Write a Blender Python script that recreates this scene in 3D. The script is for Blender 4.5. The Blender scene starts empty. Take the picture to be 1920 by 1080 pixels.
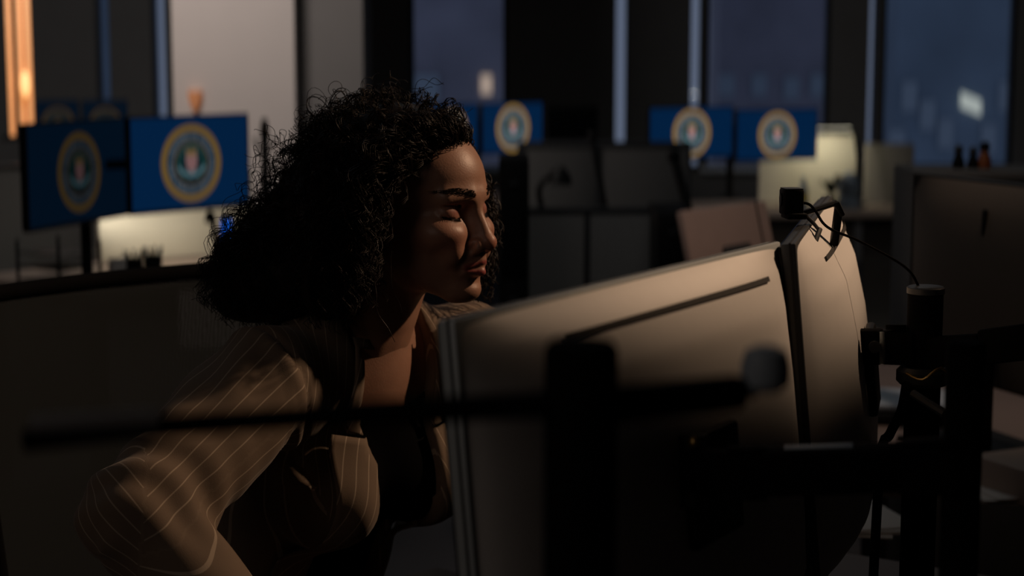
import bpy, bmesh, math, random
import numpy as np
from mathutils import Vector, Matrix

random.seed(7)
rng = np.random.default_rng(7)
scene = bpy.context.scene
COL = scene.collection
R = math.radians

# ------------------------------------------------------------------ camera
FPX = 3300.0                                   # focal length in pixels of a 1920 wide frame
PITCH = math.atan((540 - 90) / FPX)
CAMZ = 1.45
cam_d = bpy.data.cameras.new('camera')
cam = bpy.data.objects.new('camera', cam_d)
COL.objects.link(cam)
cam.location = (0, 0, CAMZ)
cam.rotation_euler = (math.pi / 2 - PITCH, 0, 0)
cam_d.sensor_width = 36
cam_d.lens = FPX / 1920 * 36
cam_d.clip_start = 0.05
cam_d.clip_end = 300
cam_d.dof.use_dof = True
cam_d.dof.focus_distance = 2.03
cam_d.dof.aperture_fstop = 3.3
cam_d.dof.aperture_ratio = 1.5
scene.camera = cam

# ------------------------------------------------------------------ colour management
vs = scene.view_settings
vs.view_transform = 'Standard'
vs.look = 'None'
vs.exposure = 0.0
vs.gamma = 1.0
vs.use_curve_mapping = False

# ------------------------------------------------------------------ world: dusk sky
world = bpy.data.worlds.new('dusk')
scene.world = world
world.use_nodes = True
wn = world.node_tree
wn.nodes['Background'].inputs[0].default_value = (0.30, 0.34, 0.45, 1)
wn.nodes['Background'].inputs[1].default_value = 0.42

# ------------------------------------------------------------------ lights of the room and added fill lights
def light(name, kind, loc, target, energy, color, **kw):
    d = bpy.data.lights.new(name, kind)
    d.energy = energy
    d.color = color
    for k, v in kw.items():
        setattr(d, k, v)
    o = bpy.data.objects.new(name, d)
    COL.objects.link(o)
    o.location = loc
    v = Vector(target) - Vector(loc)
    o.rotation_euler = v.to_track_quat('-Z', 'Y').to_euler()
    return o

# warm ceiling spotlight over the desks on the right, aimed at the woman's desk
light('ceiling_spotlight', 'SPOT', (1.86, 2.62, 2.6), (0.042, 2.332, 1.826), 128, (1.0, 0.65, 0.41),
      spot_size=R(47.5), spot_blend=0.10, shadow_soft_size=0.055)
# wall washer over the pale wall at the back left
light('wall_washer', 'AREA', (-1.75, 6.9, 2.75), (-1.60, 8.3, 1.5), 26, (1.0, 0.89, 0.82), size=0.7)
light('ceiling_spotlight', 'SPOT', (1.15, 2.95, 2.95), (0.95, 3.75, 1.0), 40, (1.0, 0.72, 0.56), spot_size=R(52), spot_blend=0.8, shadow_soft_size=0.08)
light('soft_fill', 'AREA', (-1.7, -0.2, 2.75), (-.3, 2.1, 1.1), 4.2, (1.0, 0.80, 0.68), size=1.2)  # added soft fill from camera left, lifts the shaded cheek
# added dim fill lights under the ceiling, no fixtures there
light('ceiling_fill', 'AREA', (-1.2, 3.6, 2.85), (-1.2, 3.6, 0), 1.6, (0.75, 0.87, 1.0), size=1.6)
light('ceiling_fill', 'AREA', (.45, 4.3, 2.85), (.45, 4.9, 0), 2.3, (1.0, 0.97, 0.94), size=1.0)  # added to brighten the grey two-bay partition
light('ceiling_fill', 'AREA', (1.6, 6.8, 2.85), (1.6, 6.8, 0), 2.2, (0.9, 0.95, 1.0), size=1.6)

# ------------------------------------------------------------------ pixel helper: a pixel and a real depth give a point in the room
_F = Vector((0, math.cos(PITCH), -math.sin(PITCH)))
_U = Vector((0, math.sin(PITCH), math.cos(PITCH)))
def P(px, py, d):
    return Vector((0, 0, CAMZ)) + _F * d + Vector((1, 0, 0)) * ((px - 960) / FPX * d) + _U * ((540 - py) / FPX * d)

# ------------------------------------------------------------------ materials
def mat(name, color, rough=0.5, metal=0.0, noise=0.0, nscale=20.0, bump=0.0, emit=None, estr=0.0, spec=0.5, **kw):
    m = bpy.data.materials.new(name)
    m.use_nodes = True
    nt = m.node_tree
    b = nt.nodes['Principled BSDF']
    b.inputs['Base Color'].default_value = (*color, 1)
    b.inputs['Roughness'].default_value = rough
    b.inputs['Metallic'].default_value = metal
    b.inputs['Specular IOR Level'].default_value = spec
    if noise > 0 or bump > 0:
        tc = nt.nodes.new('ShaderNodeTexCoord')
        n = nt.nodes.new('ShaderNodeTexNoise')
        n.inputs['Scale'].default_value = nscale
        n.inputs['Detail'].default_value = 4
        nt.links.new(tc.outputs['Object'], n.inputs['Vector'])
        if noise > 0:
            mx = nt.nodes.new('ShaderNodeMix')
            mx.data_type = 'RGBA'
            mx.inputs[6].default_value = (*[c * (1 - noise) for c in color], 1)
            mx.inputs[7].default_value = (*[min(1, c * (1 + noise)) for c in color], 1)
            nt.links.new(n.outputs['Fac'], mx.inputs[0])
            nt.links.new(mx.outputs[2], b.inputs['Base Color'])
        if bump > 0:
            bp = nt.nodes.new('ShaderNodeBump')
            bp.inputs['Strength'].default_value = bump
            bp.inputs['Distance'].default_value = 0.002
            nt.links.new(n.outputs['Fac'], bp.inputs['Height'])
            nt.links.new(bp.outputs['Normal'], b.inputs['Normal'])
    if emit:
        b.inputs['Emission Color'].default_value = (*emit, 1)
        b.inputs['Emission Strength'].default_value = estr
    return m

M = {}
M['black'] = mat('black_plastic', (0.005, 0.0055, 0.006), 0.55, noise=0.15, spec=0.2)
M['blackmetal'] = mat('black_metal', (0.008, 0.0085, 0.009), 0.5, metal=0.1, noise=0.15, spec=0.3)
M['darkgrey'] = mat('dark_grey_plastic', (0.035, 0.038, 0.042), 0.45, noise=0.1)
M['bezel'] = mat('bezel_plastic', (0.006, 0.006, 0.007), 0.6, noise=0.1)
M['silver'] = mat('silver_plastic', (0.80, 0.79, 0.77), 0.48, noise=0.03, nscale=60)
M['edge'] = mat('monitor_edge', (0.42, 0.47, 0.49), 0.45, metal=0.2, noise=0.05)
M['slot'] = mat('vent_dark', (0.01, 0.01, 0.01), 0.8, noise=0.1)
M['desk'] = mat('desk_laminate', (0.16, 0.12, 0.10), 0.55, noise=0.15, nscale=9)
M['deskpale'] = mat('pale_desk_laminate', (0.42, 0.33, 0.27), 0.55, noise=0.12, nscale=9)
M['panel'] = mat('cream_fabric_panel', (0.62, 0.58, 0.48), 0.9, noise=0.08, nscale=120, bump=0.2)
M['panelgrey'] = mat('grey_fabric_panel', (0.11, 0.108, 0.106), 0.9, noise=0.12, nscale=120, bump=0.2)
M['panelmid'] = mat('mid_grey_fabric_panel', (0.30, 0.295, 0.285), 0.9, noise=0.12, nscale=120, bump=0.2)
M['paneldim'] = mat('taupe_fabric_panel', (0.26, 0.24, 0.21), 0.9, noise=0.1, nscale=120, bump=0.2)
M['wallshade'] = mat('shaded_plaster', (0.19, 0.18, 0.175), 0.9, noise=0.05, nscale=8, bump=0.1)
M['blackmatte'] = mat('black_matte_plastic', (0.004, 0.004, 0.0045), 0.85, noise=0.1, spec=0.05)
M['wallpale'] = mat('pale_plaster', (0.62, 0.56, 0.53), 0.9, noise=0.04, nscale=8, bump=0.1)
M['walldark'] = mat('dark_wall_paint', (0.15, 0.155, 0.16), 0.85, noise=0.1, nscale=6, bump=0.1)
M['ceiling'] = mat('dark_ceiling_paint', (0.06, 0.06, 0.065), 0.9, noise=0.08, nscale=5)
M['carpet'] = mat('charcoal_carpet', (0.05, 0.05, 0.055), 0.95, noise=0.3, nscale=200, bump=0.5)
M['frame'] = mat('window_frame_metal', (0.02, 0.022, 0.025), 0.5, metal=0.3, noise=0.1)
M['framelight'] = mat('pale_window_frame', (0.62, 0.68, 0.74), 0.45, noise=0.05)
M['paper'] = mat('paper', (0.72, 0.68, 0.62), 0.8, noise=0.05)
M['white'] = mat('white_ceramic', (0.75, 0.72, 0.69), 0.3, noise=0.03)
M['pink'] = mat('pinkish_plastic', (0.44, 0.33, 0.29), 0.6, noise=0.06)
M['brass'] = mat('brass', (0.5, 0.33, 0.12), 0.35, metal=0.9, noise=0.1)
M['orange'] = mat('orange_plastic', (0.35, 0.10, 0.03), 0.5, noise=0.1)
M['yellow'] = mat('yellow_paper', (0.6, 0.45, 0.08), 0.7, noise=0.05)
M['bluegrey'] = mat('blue_grey_plastic', (0.30, 0.36, 0.42), 0.5, noise=0.1)
M['tipgrey'] = mat('highlight_grey_metal', (0.10, 0.10, 0.105), 0.5, noise=0.2)
M['city'] = mat('city_facade', (0.26, 0.25, 0.30), 0.9, noise=0.45, nscale=0.8)
M['cityb'] = mat('blue_city_facade', (0.19, 0.25, 0.32), 0.9, noise=0.45, nscale=0.6)
M['screenblue'] = mat('screen_blue', (0.004, 0.005, 0.006), 0.25, noise=0.1, emit=(0.0008, 0.0130, 0.046), estr=1.0, spec=0.1)
M['screenblue_dim'] = mat('screen_blue_dim', (0.004, 0.005, 0.006), 0.25, noise=0.1, emit=(0.0004, 0.0040, 0.0105), estr=1.0, spec=0.1)
M['screenoff'] = mat('screen_off', (0.004, 0.005, 0.006), 0.2, noise=0.1)
M['lampwarm'] = mat('warm_lamp_glass', (0.8, 0.5, 0.3), 0.5, noise=0.1, emit=(1.0, 0.36, 0.10), estr=0.55)
M['lamphot'] = mat('warm_lamp_core', (0.8, 0.6, 0.4), 0.5, noise=0.1, emit=(1.0, 0.52, 0.18), estr=1.3)
M['ledwhite'] = mat('led_diffuser', (0.8, 0.8, 0.75), 0.5, noise=0.02, emit=(1.0, 0.93, 0.70), estr=1.2)
M['glowpale'] = mat('bright_patch', (0.5, 0.5, 0.45), 0.5, noise=0.02, emit=(0.72, 0.72, 0.58), estr=0.55)
M['glowwarm'] = mat('warm_glow_patch', (0.5, 0.4, 0.3), 0.5, noise=0.02, emit=(0.8, 0.55, 0.38), estr=0.5)
M['phoneblue'] = mat('phone_screen', (0.01, 0.02, 0.05), 0.3, noise=0.1, emit=(0.01, 0.14, 0.75), estr=0.7)
mg = bpy.data.materials.new('window_glass')
mg.use_nodes = True
_nt = mg.node_tree
_nt.nodes.clear()
_o = _nt.nodes.new('ShaderNodeOutputMaterial'); _mx = _nt.nodes.new('ShaderNodeMixShader')
_t = _nt.nodes.new('ShaderNodeBsdfTransparent'); _g = _nt.nodes.new('ShaderNodeBsdfGlossy')
_t.inputs[0].default_value = (0.86, 0.90, 0.95, 1); _g.inputs['Roughness'].default_value = 0.03
_mx.inputs[0].default_value = 0.015
_nt.links.new(_t.outputs[0], _mx.inputs[1]); _nt.links.new(_g.outputs[0], _mx.inputs[2]); _nt.links.new(_mx.outputs[0], _o.inputs[0])
M['glass'] = mg

# ------------------------------------------------------------------ mesh building helpers
class MB:
    """collects shapes and links them as ONE mesh object"""
    def __init__(self):
        self.bm = bmesh.new()
    def _xf(self, verts, c, rot):
        mtx = Matrix.Translation(Vector(c)) @ (rot.to_4x4() if rot is not None else Matrix.Identity(4))
        bmesh.ops.transform(self.bm, matrix=mtx, verts=verts)
    def box(self, c, s, rot=None, bev=0.0, seg=2):
        r = bmesh.ops.create_cube(self.bm, size=1.0)
        vv = r['verts']
        bmesh.ops.scale(self.bm, vec=Vector(s), verts=vv)
        if bev > 0:
            es = list({e for v in vv for e in v.link_edges})
            rr = bmesh.ops.bevel(self.bm, geom=es, offset=min(bev, 0.49 * min(s)), segments=seg, affect='EDGES', profile=0.5)
            vv = list({v for f in rr['faces'] for v in f.verts} | {v for v in vv if v.is_valid})
        self._xf(vv, c, rot)
        return self
    def cyl(self, a, b, r0, r1=None, n=20, caps=True):
        a, b = Vector(a), Vector(b)
        d = b - a
        r1 = r0 if r1 is None else r1
        r = bmesh.ops.create_cone(self.bm, cap_ends=caps, segments=n, radius1=r0, radius2=r1, depth=d.length)
        self._xf(r['verts'], (a + b) / 2, d.to_track_quat('Z', 'Y').to_matrix())
        return self
    def ball(self, c, rad, n=16, rot=None):
        r = bmesh.ops.create_uvsphere(self.bm, u_segments=n, v_segments=max(6, n // 2), radius=1)
        rad = (rad,) * 3 if not hasattr(rad, '__len__') else rad
        bmesh.ops.scale(self.bm, vec=Vector(rad), verts=r['verts'])
        self._xf(r['verts'], c, rot)
        return self
    def tube(self, pts, rad, n=8):
        pts = [Vector(p) for p in pts]
        rad = [rad] * len(pts) if not hasattr(rad, '__len__') else rad
        rings = []
        prev = None
        for i, p in enumerate(pts):
            t = (pts[min(i + 1, len(pts) - 1)] - pts[max(i - 1, 0)]).normalized()
            if prev is None:
                x = t.orthogonal().normalized()
            else:
                x = (prev - t * prev.dot(t)).normalized()
            prev = x
            y = t.cross(x)
            rings.append([self.bm.verts.new(p + (x * math.cos(2 * math.pi * k / n) + y * math.sin(2 * math.pi * k / n)) * rad[i]) for k in range(n)])
        for i in range(len(rings) - 1):
            for k in range(n):
                self.bm.faces.new((rings[i][k], rings[i][(k + 1) % n], rings[i + 1][(k + 1) % n], rings[i + 1][k]))
        self.bm.faces.new(rings[0][::-1]); self.bm.faces.new(rings[-1])
        return self
    def lathe(self, c, prof, n=24, rot=None):
        rings = []
        for (r, z) in prof:
            rings.append([self.bm.verts.new(Vector((r * math.cos(2 * math.pi * k / n), r * math.sin(2 * math.pi * k / n), z))) for k in range(n)])
        vv = [v for rg in rings for v in rg]
        for i in range(len(rings) - 1):
            for k in range(n):
                self.bm.faces.new((rings[i][k], rings[i][(k + 1) % n], rings[i + 1][(k + 1) % n], rings[i + 1][k]))
        self.bm.faces.new(rings[0][::-1]); self.bm.faces.new(rings[-1])
        self._xf(vv, c, rot)
        return self
    def prism(self, poly, depth_vec):
        a = [self.bm.verts.new(Vector(p)) for p in poly]
        b = [self.bm.verts.new(Vector(p) + Vector(depth_vec)) for p in poly]
        n = len(a)
        self.bm.faces.new(a[::-1]); self.bm.faces.new(b)
        for i in range(n):
            self.bm.faces.new((a[i], a[(i + 1) % n], b[(i + 1) % n], b[i]))
        return self
    def build(self, name, m, parent=None, world=True, smooth=True, angle=40):
        """world=True: the coordinates given were world ones and the parent thing is unrotated"""
        off = Vector((0, 0, 0))
        if parent is not None and world:
            q = parent
            while q is not None:
                off += q.location
                q = q.parent
        if off.length:
            bmesh.ops.translate(self.bm, vec=-off, verts=self.bm.verts)
        bmesh.ops.recalc_face_normals(self.bm, faces=self.bm.faces)
        me = bpy.data.meshes.new(name)
        self.bm.to_mesh(me); self.bm.free()
        o = finish(name, me, m, parent)
        if smooth:
            me.polygons.foreach_set('use_smooth', [True] * len(me.polygons))
            try:
                me.set_sharp_from_angle(angle=R(angle))
            except Exception:
                pass
        return o

def finish(name, me, m, parent=None):
    o = bpy.data.objects.new(name, me)
    COL.objects.link(o)
    for x in (m if isinstance(m, (list, tuple)) else [m]):
        me.materials.append(M[x] if isinstance(x, str) else x)
    if parent is not None:
        o.parent = parent
    return o

def thing(name, label, cat, loc=(0, 0, 0), group=None, rot=None):
    o = bpy.data.objects.new(name, None)
    o.empty_display_size = 0.05
    COL.objects.link(o)
    o.location = loc
    if rot is not None:
        o.rotation_euler = rot.to_euler() if hasattr(rot, 'to_euler') else rot
    o['label'] = label; o['category'] = cat
    if group:
        o['group'] = group
    return o

def tag(o, label, cat, group=None):
    o['label'] = label; o['category'] = cat
    if group:
        o['group'] = group
    return o

def struct(o):
    o['kind'] = 'structure'
    return o

def frame_rot(ex, ez_hint=Vector((0, 0, 1))):
    """rotation with local x along ex, z as near ez_hint as it can be"""
    ex = ex.normalized()
    ey = ez_hint.cross(ex).normalized()
    ez = ex.cross(ey)
    return Matrix((ex, ey, ez)).transposed()

# ================================================================== THE SETTING
BY = 12.0                                       # the window wall
def bx_at(px, y=BY):
    return (px - 960) / FPX * y * 0.994
def bz_at(py, y=BY):
    """height of a pixel row on the vertical plane y"""
    t = (540 - py) / FPX
    return CAMZ + y * (t * math.cos(PITCH) - math.sin(PITCH)) / (math.cos(PITCH) + t * math.sin(PITCH))

XL, XR, YF, ZC = -5.2, 6.2, -3.0, 3.0
struct(MB().box(((XL + XR) / 2, (YF + BY) / 2, -0.05), (XR - XL + .4, BY - YF + .4, 0.1)).build('floor', 'carpet'))
struct(MB().box(((XL + XR) / 2, (YF + BY) / 2, ZC + 0.05), (XR - XL + .4, BY - YF + .4, 0.1)).build('ceiling', 'ceiling'))
struct(MB().box((XL - .1, (YF + BY) / 2, ZC / 2), (0.2, BY - YF + .4, ZC)).build('wall_left', 'walldark'))
struct(MB().box((XR + .1, (YF + BY) / 2, ZC / 2), (0.2, BY - YF + .4, ZC)).build('wall_right', 'walldark'))
struct(MB().box(((XL + XR) / 2, YF - .1, ZC / 2), (XR - XL, 0.2, ZC)).build('wall_front', 'walldark'))

# window openings of the back wall, as pixel ranges on its plane
wins = [(182, 208), (286, 313), (673, 696), (768, 952), (1152, 1176), (1293, 1315), (1321, 1556), (1627, 1645), (1652, 1904)]
SILL, HEAD = 0.62, 2.55
wb = struct(MB().box(((XL + XR) / 2, BY + .1, SILL / 2), (XR - XL, 0.2, SILL)).box(((XL + XR) / 2, BY + .1, (HEAD + ZC) / 2), (XR - XL, 0.2, ZC - HEAD)).build('wall_back', 'walldark'))
edges = [XL] + [bx_at(p) for w in wins for p in w] + [XR]
for i in range(0, len(edges), 2):
    x0, x1 = edges[i], edges[i + 1]
    MB().box(((x0 + x1) / 2, BY + .1, (SILL + HEAD) / 2), (x1 - x0, 0.2, HEAD - SILL)).build('pier', 'walldark', wb)
for i, (p0, p1) in enumerate(wins):
    x0, x1 = bx_at(p0), bx_at(p1)
    w = x1 - x0
    t = min(0.03, w * 0.10)
    fm = MB()
    for xx in (x0 + t / 2, x1 - t / 2):
        fm.box((xx, BY + .06, (SILL + HEAD) / 2), (t, 0.07, HEAD - SILL))
    for zz in (SILL + .02, HEAD - .02):
        fm.box(((x0 + x1) / 2, BY + .06, zz), (w, 0.07, 0.04))
    narrow = w < 0.12
    o = struct(fm.build('window_%d' % (i + 1), 'frame'))
    MB().box(((x0 + x1) / 2, BY + .07, (SILL + HEAD) / 2), (w - 2 * t, 0.008, HEAD - SILL - .08)).build('pane', 'glass', o)
    if w > 0.5:
        MB().box(((x0 + x1) / 2, BY - .03, SILL + .015), (w + .06, 0.14, 0.03), bev=0.006).build('window_sill', 'framelight', o)

# pale wall block at the back left; the return's shade is put into its grey
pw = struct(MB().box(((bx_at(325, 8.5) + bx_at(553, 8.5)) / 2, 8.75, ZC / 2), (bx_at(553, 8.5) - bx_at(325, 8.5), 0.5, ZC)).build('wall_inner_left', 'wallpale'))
struct(MB().box(((bx_at(553, 8.62) + bx_at(682, 8.62)) / 2, 8.87, ZC / 2), (bx_at(682, 8.62) - bx_at(553, 8.62) - .004, 0.5, ZC)).build('wall_inner_right', 'wallshade'))

# the dusk outside: facades of the street
def facade(px0, px1, y, h, m, lab):
    x0, x1 = (px0 - 960) / FPX * y, (px1 - 960) / FPX * y
    o = MB().box(((x0 + x1) / 2, y + 1, h / 2 - 6), (x1 - x0, 2, h + 12)).build('office_building', m)
    tag(o, lab, 'building')
    return o
b1 = facade(560, 1120, 34, 14, 'city', 'grey-violet building outside the window above the middle screen')
b2 = facade(1345, 1600, 40, 17, 'city', 'dim violet building outside the window above the paired screens')
b3 = facade(1675, 2040, 30, 13, 'cityb', 'blue building outside the large window at the right')
b4 = facade(-60, 270, 38, 14, 'cityb', 'dark blue building outside the narrow windows at the left')
def bright_patch(b, px, py, y, w, h, m, sh=0):
    c = P(px, py, y)
    c.y = y - .06
    k = w / 2
    MB().prism([(c.x - k, c.y, c.z + h / 2 + sh), (c.x + k, c.y, c.z + h / 2 - sh), (c.x + k, c.y, c.z - h / 2 - sh), (c.x - k, c.y, c.z - h / 2 + sh)], (0, 0.05, 0)).build('bright_patch', m, b)
bright_patch(b1, 912, 158, 34, 0.22, 0.36, 'glowwarm')  # a lamp's reflection in the pane, built as a glowing patch
bright_patch(b1, 800, 165, 34, 0.5, 0.5, 'bluegrey')
bright_patch(b3, 1815, 194, 30, 0.34, 0.26, 'glowpale', 0.07)  # bright spot in the pane, built as a glowing slanted patch
for (px, py) in ((1700, 180), (1735, 215), (1770, 250), (1850, 260), (1880, 180), (1680, 270)):
    bright_patch(b3, px, py, 30, 0.25, 0.5, 'bluegrey')
for (px, py) in ((1360, 160), (1420, 160), (1480, 165), (1530, 160)):
    bright_patch(b2, px, py, 40, 0.35, 0.5, 'bluegrey')

# ================================================================== MONITORS
# ---- the round seal shown on the screens: flat artwork, one mesh, shared
def glyphs():
    cache = {}
    def get(ch):
        if ch not in cache:
            cu = bpy.data.curves.new('g', 'FONT')
            cu.body = ch; cu.size = 1.0; cu.align_x = 'CENTER'; cu.resolution_u = 2
            ob = bpy.data.objects.new('g', cu)
            COL.objects.link(ob)
            bpy.context.view_layer.update()
            me = ob.to_mesh()
            cache[ch] = ([v.co.copy() for v in me.vertices], [tuple(p.vertices) for p in me.polygons])
            ob.to_mesh_clear()
            bpy.data.objects.remove(ob); bpy.data.curves.remove(cu)
        return cache[ch]
    return get

def seal_mesh():
    V, Fc, MI = [], [], []
    def add(pts, faces, mi, layer):
        b = len(V)
        V.extend([(x, -0.0004 * layer, z) for x, z in pts])
        for f in faces:
            Fc.append([b + i for i in f]); MI.append(mi)
    def ring(r0, r1, mi, layer, n=96, wob=0.0, teeth=0):
        pts = []
        for k in range(n):
            a = 2 * math.pi * k / n
            ro = r1 + (wob * math.cos(a * teeth) if teeth else 0)
            pts += [(r0 * math.cos(a), r0 * math.sin(a)), (ro * math.cos(a), ro * math.sin(a))]
        add(pts, [(2 * k, 2 * k + 1, (2 * k + 3) % (2 * n), (2 * k + 2) % (2 * n)) for k in range(n)], mi, layer)
    def poly(pts, mi, layer):
        add(pts, [tuple(range(len(pts)))], mi, layer)
    # 0 gold, 1 ring blue, 2 letters, 3 inner dark, 4 green, 5 red, 6 white, 7 pale blue
    ring(0.80, 0.985, 0, 1, 240, 0.014, 60)
    ring(0.0, 0.81, 1, 1.5, 64)
    ring(0.545, 0.575, 0, 2, 64)
    ring(0.0, 0.55, 3, 2.2, 64)
    get = glyphs()
    def arc_text(txt, r, a0, step, up, size):
        n = len(txt)
        for i, ch in enumerate(txt):
            if ch == ' ':
                continue
            vs_, fs_ = get(ch)
            off = (i - (n - 1) / 2) * step
            a = a0 - off if up else a0 + off
            pts = []
            for v in vs_:
                x, z = v.x * size, v.y * size - size * 0.35
                if up:
                    rr, aa = r + z, a - x / r
                else:
                    rr, aa = r - z, a + x / r
                pts.append((rr * math.cos(aa), rr * math.sin(aa)))
            add(pts, fs_, 2, 3)
    arc_text('DEPARTMENT OF JUSTICE', 0.685, math.pi / 2, 0.122, True, 0.17)
    arc_text('FEDERAL BUREAU OF INVESTIGATION', 0.685, -math.pi / 2, 0.108, False, 0.155)
    for s in (-1, 1):                                    # laurel branches
        for k in range(9):
            a = math.pi * (-0.36 + 0.80 * k / 8)
            r = 0.40
            cx, cz = s * r * math.cos(a), r * math.sin(a) + 0.03
            for sd in (-1, 1):
                t = a + math.pi / 2 + sd * 0.55
                dx, dz = s * math.cos(t), math.sin(t)
                L, W = 0.13, 0.035
                poly([(cx, cz), (cx + dx * L * .5 - dz * W, cz + dz * L * .5 + dx * W), (cx + dx * L, cz + dz * L), (cx + dx * L * .5 + dz * W, cz + dz * L * .5 - dx * W)], 4, 3)
    sh = [(-0.17, 0.36), (-0.085, 0.33), (0, 0.36), (0.085, 0.33), (0.17, 0.36), (0.185, 0.0), (0.12, -0.16), (0, -0.25), (-0.12, -0.16), (-0.185, 0.0)]
    poly(sh, 6, 3.4)
    for k in range(4):
        x0 = -0.15 + k * 0.085
        zb = -0.10 - (0.10 if k in (1, 2) else 0.0)
        poly([(x0, zb), (x0 + 0.045, zb), (x0 + 0.045, 0.18), (x0, 0.18)], 5, 3.8)
    poly([(-0.165, 0.2), (0.165, 0.2), (0.165, 0.33), (0, 0.345), (-0.165, 0.33)], 0, 3.8)
    pts = []
    n = 16
    for k in range(n + 1):                               # scroll under the shield
        t = -1 + 2 * k / n
        x = 0.36 * t
        z = -0.30 + 0.12 * t * t + 0.02 * math.sin(3 * math.pi * t)
        pts += [(x, z - 0.05), (x, z + 0.055)]
    add(pts, [(2 * k, 2 * k + 2, 2 * k + 3, 2 * k + 1) for k in range(n)], 7, 4)
    for s in (-1, 1):
        poly([(s * .33, -.24), (s * .47, -.14), (s * .43, -.09), (s * .47, -.02), (s * .33, -.12)], 7, 3.9)
    for k in range(13):                                  # small stars
        a = math.pi * (0.12 + 0.76 * k / 12)
        cx, cz = 0.475 * math.cos(a), 0.475 * math.sin(a)
        st = []
        for j in range(10):
            rr = 0.026 if j % 2 == 0 else 0.011
            st.append((cx + rr * math.sin(math.pi * j / 5), cz + rr * math.cos(math.pi * j / 5)))
        poly(st, 6, 3)
    me = bpy.data.meshes.new('seal')
    me.from_pydata(V, [], Fc)
    me.polygons.foreach_set('material_index', MI)
    me.update()
    return me
SEAL = seal_mesh()
SEALS = {}
def seal_mats(k, nm):
    cols = [(.150, .088, .022), (.012, .030, .052), (.115, .135, .150), (.006, .016, .022), (.004, .045, .034), (.20, .045, .045), (.20, .17, .17), (.080, .150, .175)]
    names = ['gold', 'ring', 'letters', 'centre', 'laurel', 'red', 'white', 'scroll']
    return [mat('seal_%s_%s' % (n, nm), (.004, .004, .004), 0.3, noise=0.1, emit=c, estr=k) for n, c in zip(names, cols)]
SM = {k: seal_mats(v, k) for k, v in (('near', 0.80), ('dim', 0.22), ('far', 1.6))}

def monitor(label, c, ex, w, h, screen='screenblue', seal='near', seal_r=None, thick=0.022, tilt=0.0, group=None, back='black', name='monitor', bez=0.006):
    """flat monitor, c = centre of the screen, ex = its right hand direction as seen from in front of it"""
    rot = frame_rot(ex) @ Matrix.Rotation(tilt, 3, 'X')
    t = thing(name, label, 'monitor', c, group, rot)
    MB().box((0, thick / 2 + .002, 0), (w, thick, h), bev=0.006).build('housing', back, t, world=False)
    MB().box((0, thick + .018, -h * .06), (w * .55, 0.036, h * .5), bev=0.014).build('back_cover', back, t, world=False)
    bm = MB()
    bm.box((0, 0, h / 2 - bez / 2), (w, 0.006, bez)); bm.box((0, 0, -h / 2 + bez), (w, 0.006, bez * 2))
    bm.box((-w / 2 + bez / 2, 0, 0), (bez, 0.006, h)); bm.box((w / 2 - bez / 2, 0, 0), (bez, 0.006, h))
    bm.build('bezel', 'bezel', t, world=False)
    s = MB().box((0, 0.0005, bez / 2), (w - 2 * bez, 0.004, h - 3 * bez)).build('screen', screen, t, world=False)
    if seal:
        if seal not in SEALS:
            SEALS[seal] = SEAL.copy()
            for m_ in SM[seal]:
                SEALS[seal].materials.append(m_)
        o = bpy.data.objects.new('seal', SEALS[seal])
        COL.objects.link(o)
        o.parent = s
        r = seal_r or h * .40
        o.location = (0, -0.0022, 0.0)
        o.scale = (r, 1, r)
    return t

# ---- the two domed monitors on the woman's desk, seen from behind
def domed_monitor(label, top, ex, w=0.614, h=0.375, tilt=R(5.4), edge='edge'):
    rot = frame_rot(ex) @ Matrix.Rotation(tilt, 3, 'X')
    t = thing('curved_back_monitor', label, 'monitor', top, 'domed monitors on the desk', rot)
    th = 0.016
    MB().box((0, th / 2, -h / 2), (w, th, h), bev=0.0022).build('edge_band', edge, t, world=False)
    MB().box((0, th * .62, -h / 2), (w + .0012, .0022, h + .0012)).build('edge_groove', 'bezel', t, world=False)
    gv = [(0, 0), (.006, .006), (.026, .022), (.065, .037), (.13, .046), (.28, .052), (.345, .046), (.37, .02), (h, 0)]
    def g(v):
        return float(np.interp(v, [a for a, b in gv], [b for a, b in gv]))
    def dome(u, v):
        e = max(0.0, 1 - abs(2 * u - 1) ** 4.0) ** 0.8
        return g(v) * e
    NU, NV = 64, 40
    mb = MB()
    grid = []
    for j in range(NV + 1):
        v = h * (j / NV) ** 1.25
        grid.append([mb.bm.verts.new((-(w / 2 - .004) + (w - .008) * i / NU, th - .001 + dome(i / NU, v), -(.003 + (h - .006) * v / h))) for i in range(NU + 1)])
    for j in range(NV):
        for i in range(NU):
            mb.bm.faces.new((grid[j][i], grid[j][i + 1], grid[j + 1][i + 1], grid[j + 1][i]))
    bc = mb.build('back_cover', 'silver', t, world=False, angle=80)
    # vent slot following the back
    sl = MB()
    n = 40
    rows = []
    for i in range(n + 1):
        u = 0.125 + 0.675 * i / n
        x = -(w / 2) + w * u
        rows.append([sl.bm.verts.new((x, th + .0006 + dome(u, vv), -vv)) for vv in (.0285, .0338)])
    for i in range(n):
        sl.bm.faces.new((rows[i][0], rows[i + 1][0], rows[i + 1][1], rows[i][1]))
    sl.build('vent_slot', 'slot', bc, world=False)
    MB().box((0, -.0015, -h / 2), (w - .006, .003, h - .006)).build('screen', 'screenoff', t, world=False)
    gr = MB()
    gr.box((0, th + .053, -.19), (.1, .012, .1), bev=.004)
    gr.build('mount_plate', 'black', t, world=False)
    return t
TL, TR = P(852, 603, 1.317), P(1464, 458, 1.85)
TR.z = TL.z
mon1 = domed_monitor('silver curved-back monitor with a long dark vent slot, nearest the woman', (TL + TR) / 2 - Vector(((TR - TL).y, -(TR - TL).x, 0)).normalized() * .016, TL - TR, w=(TR - TL).length)
N2 = P(1463, 458, 1.835)
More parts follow.
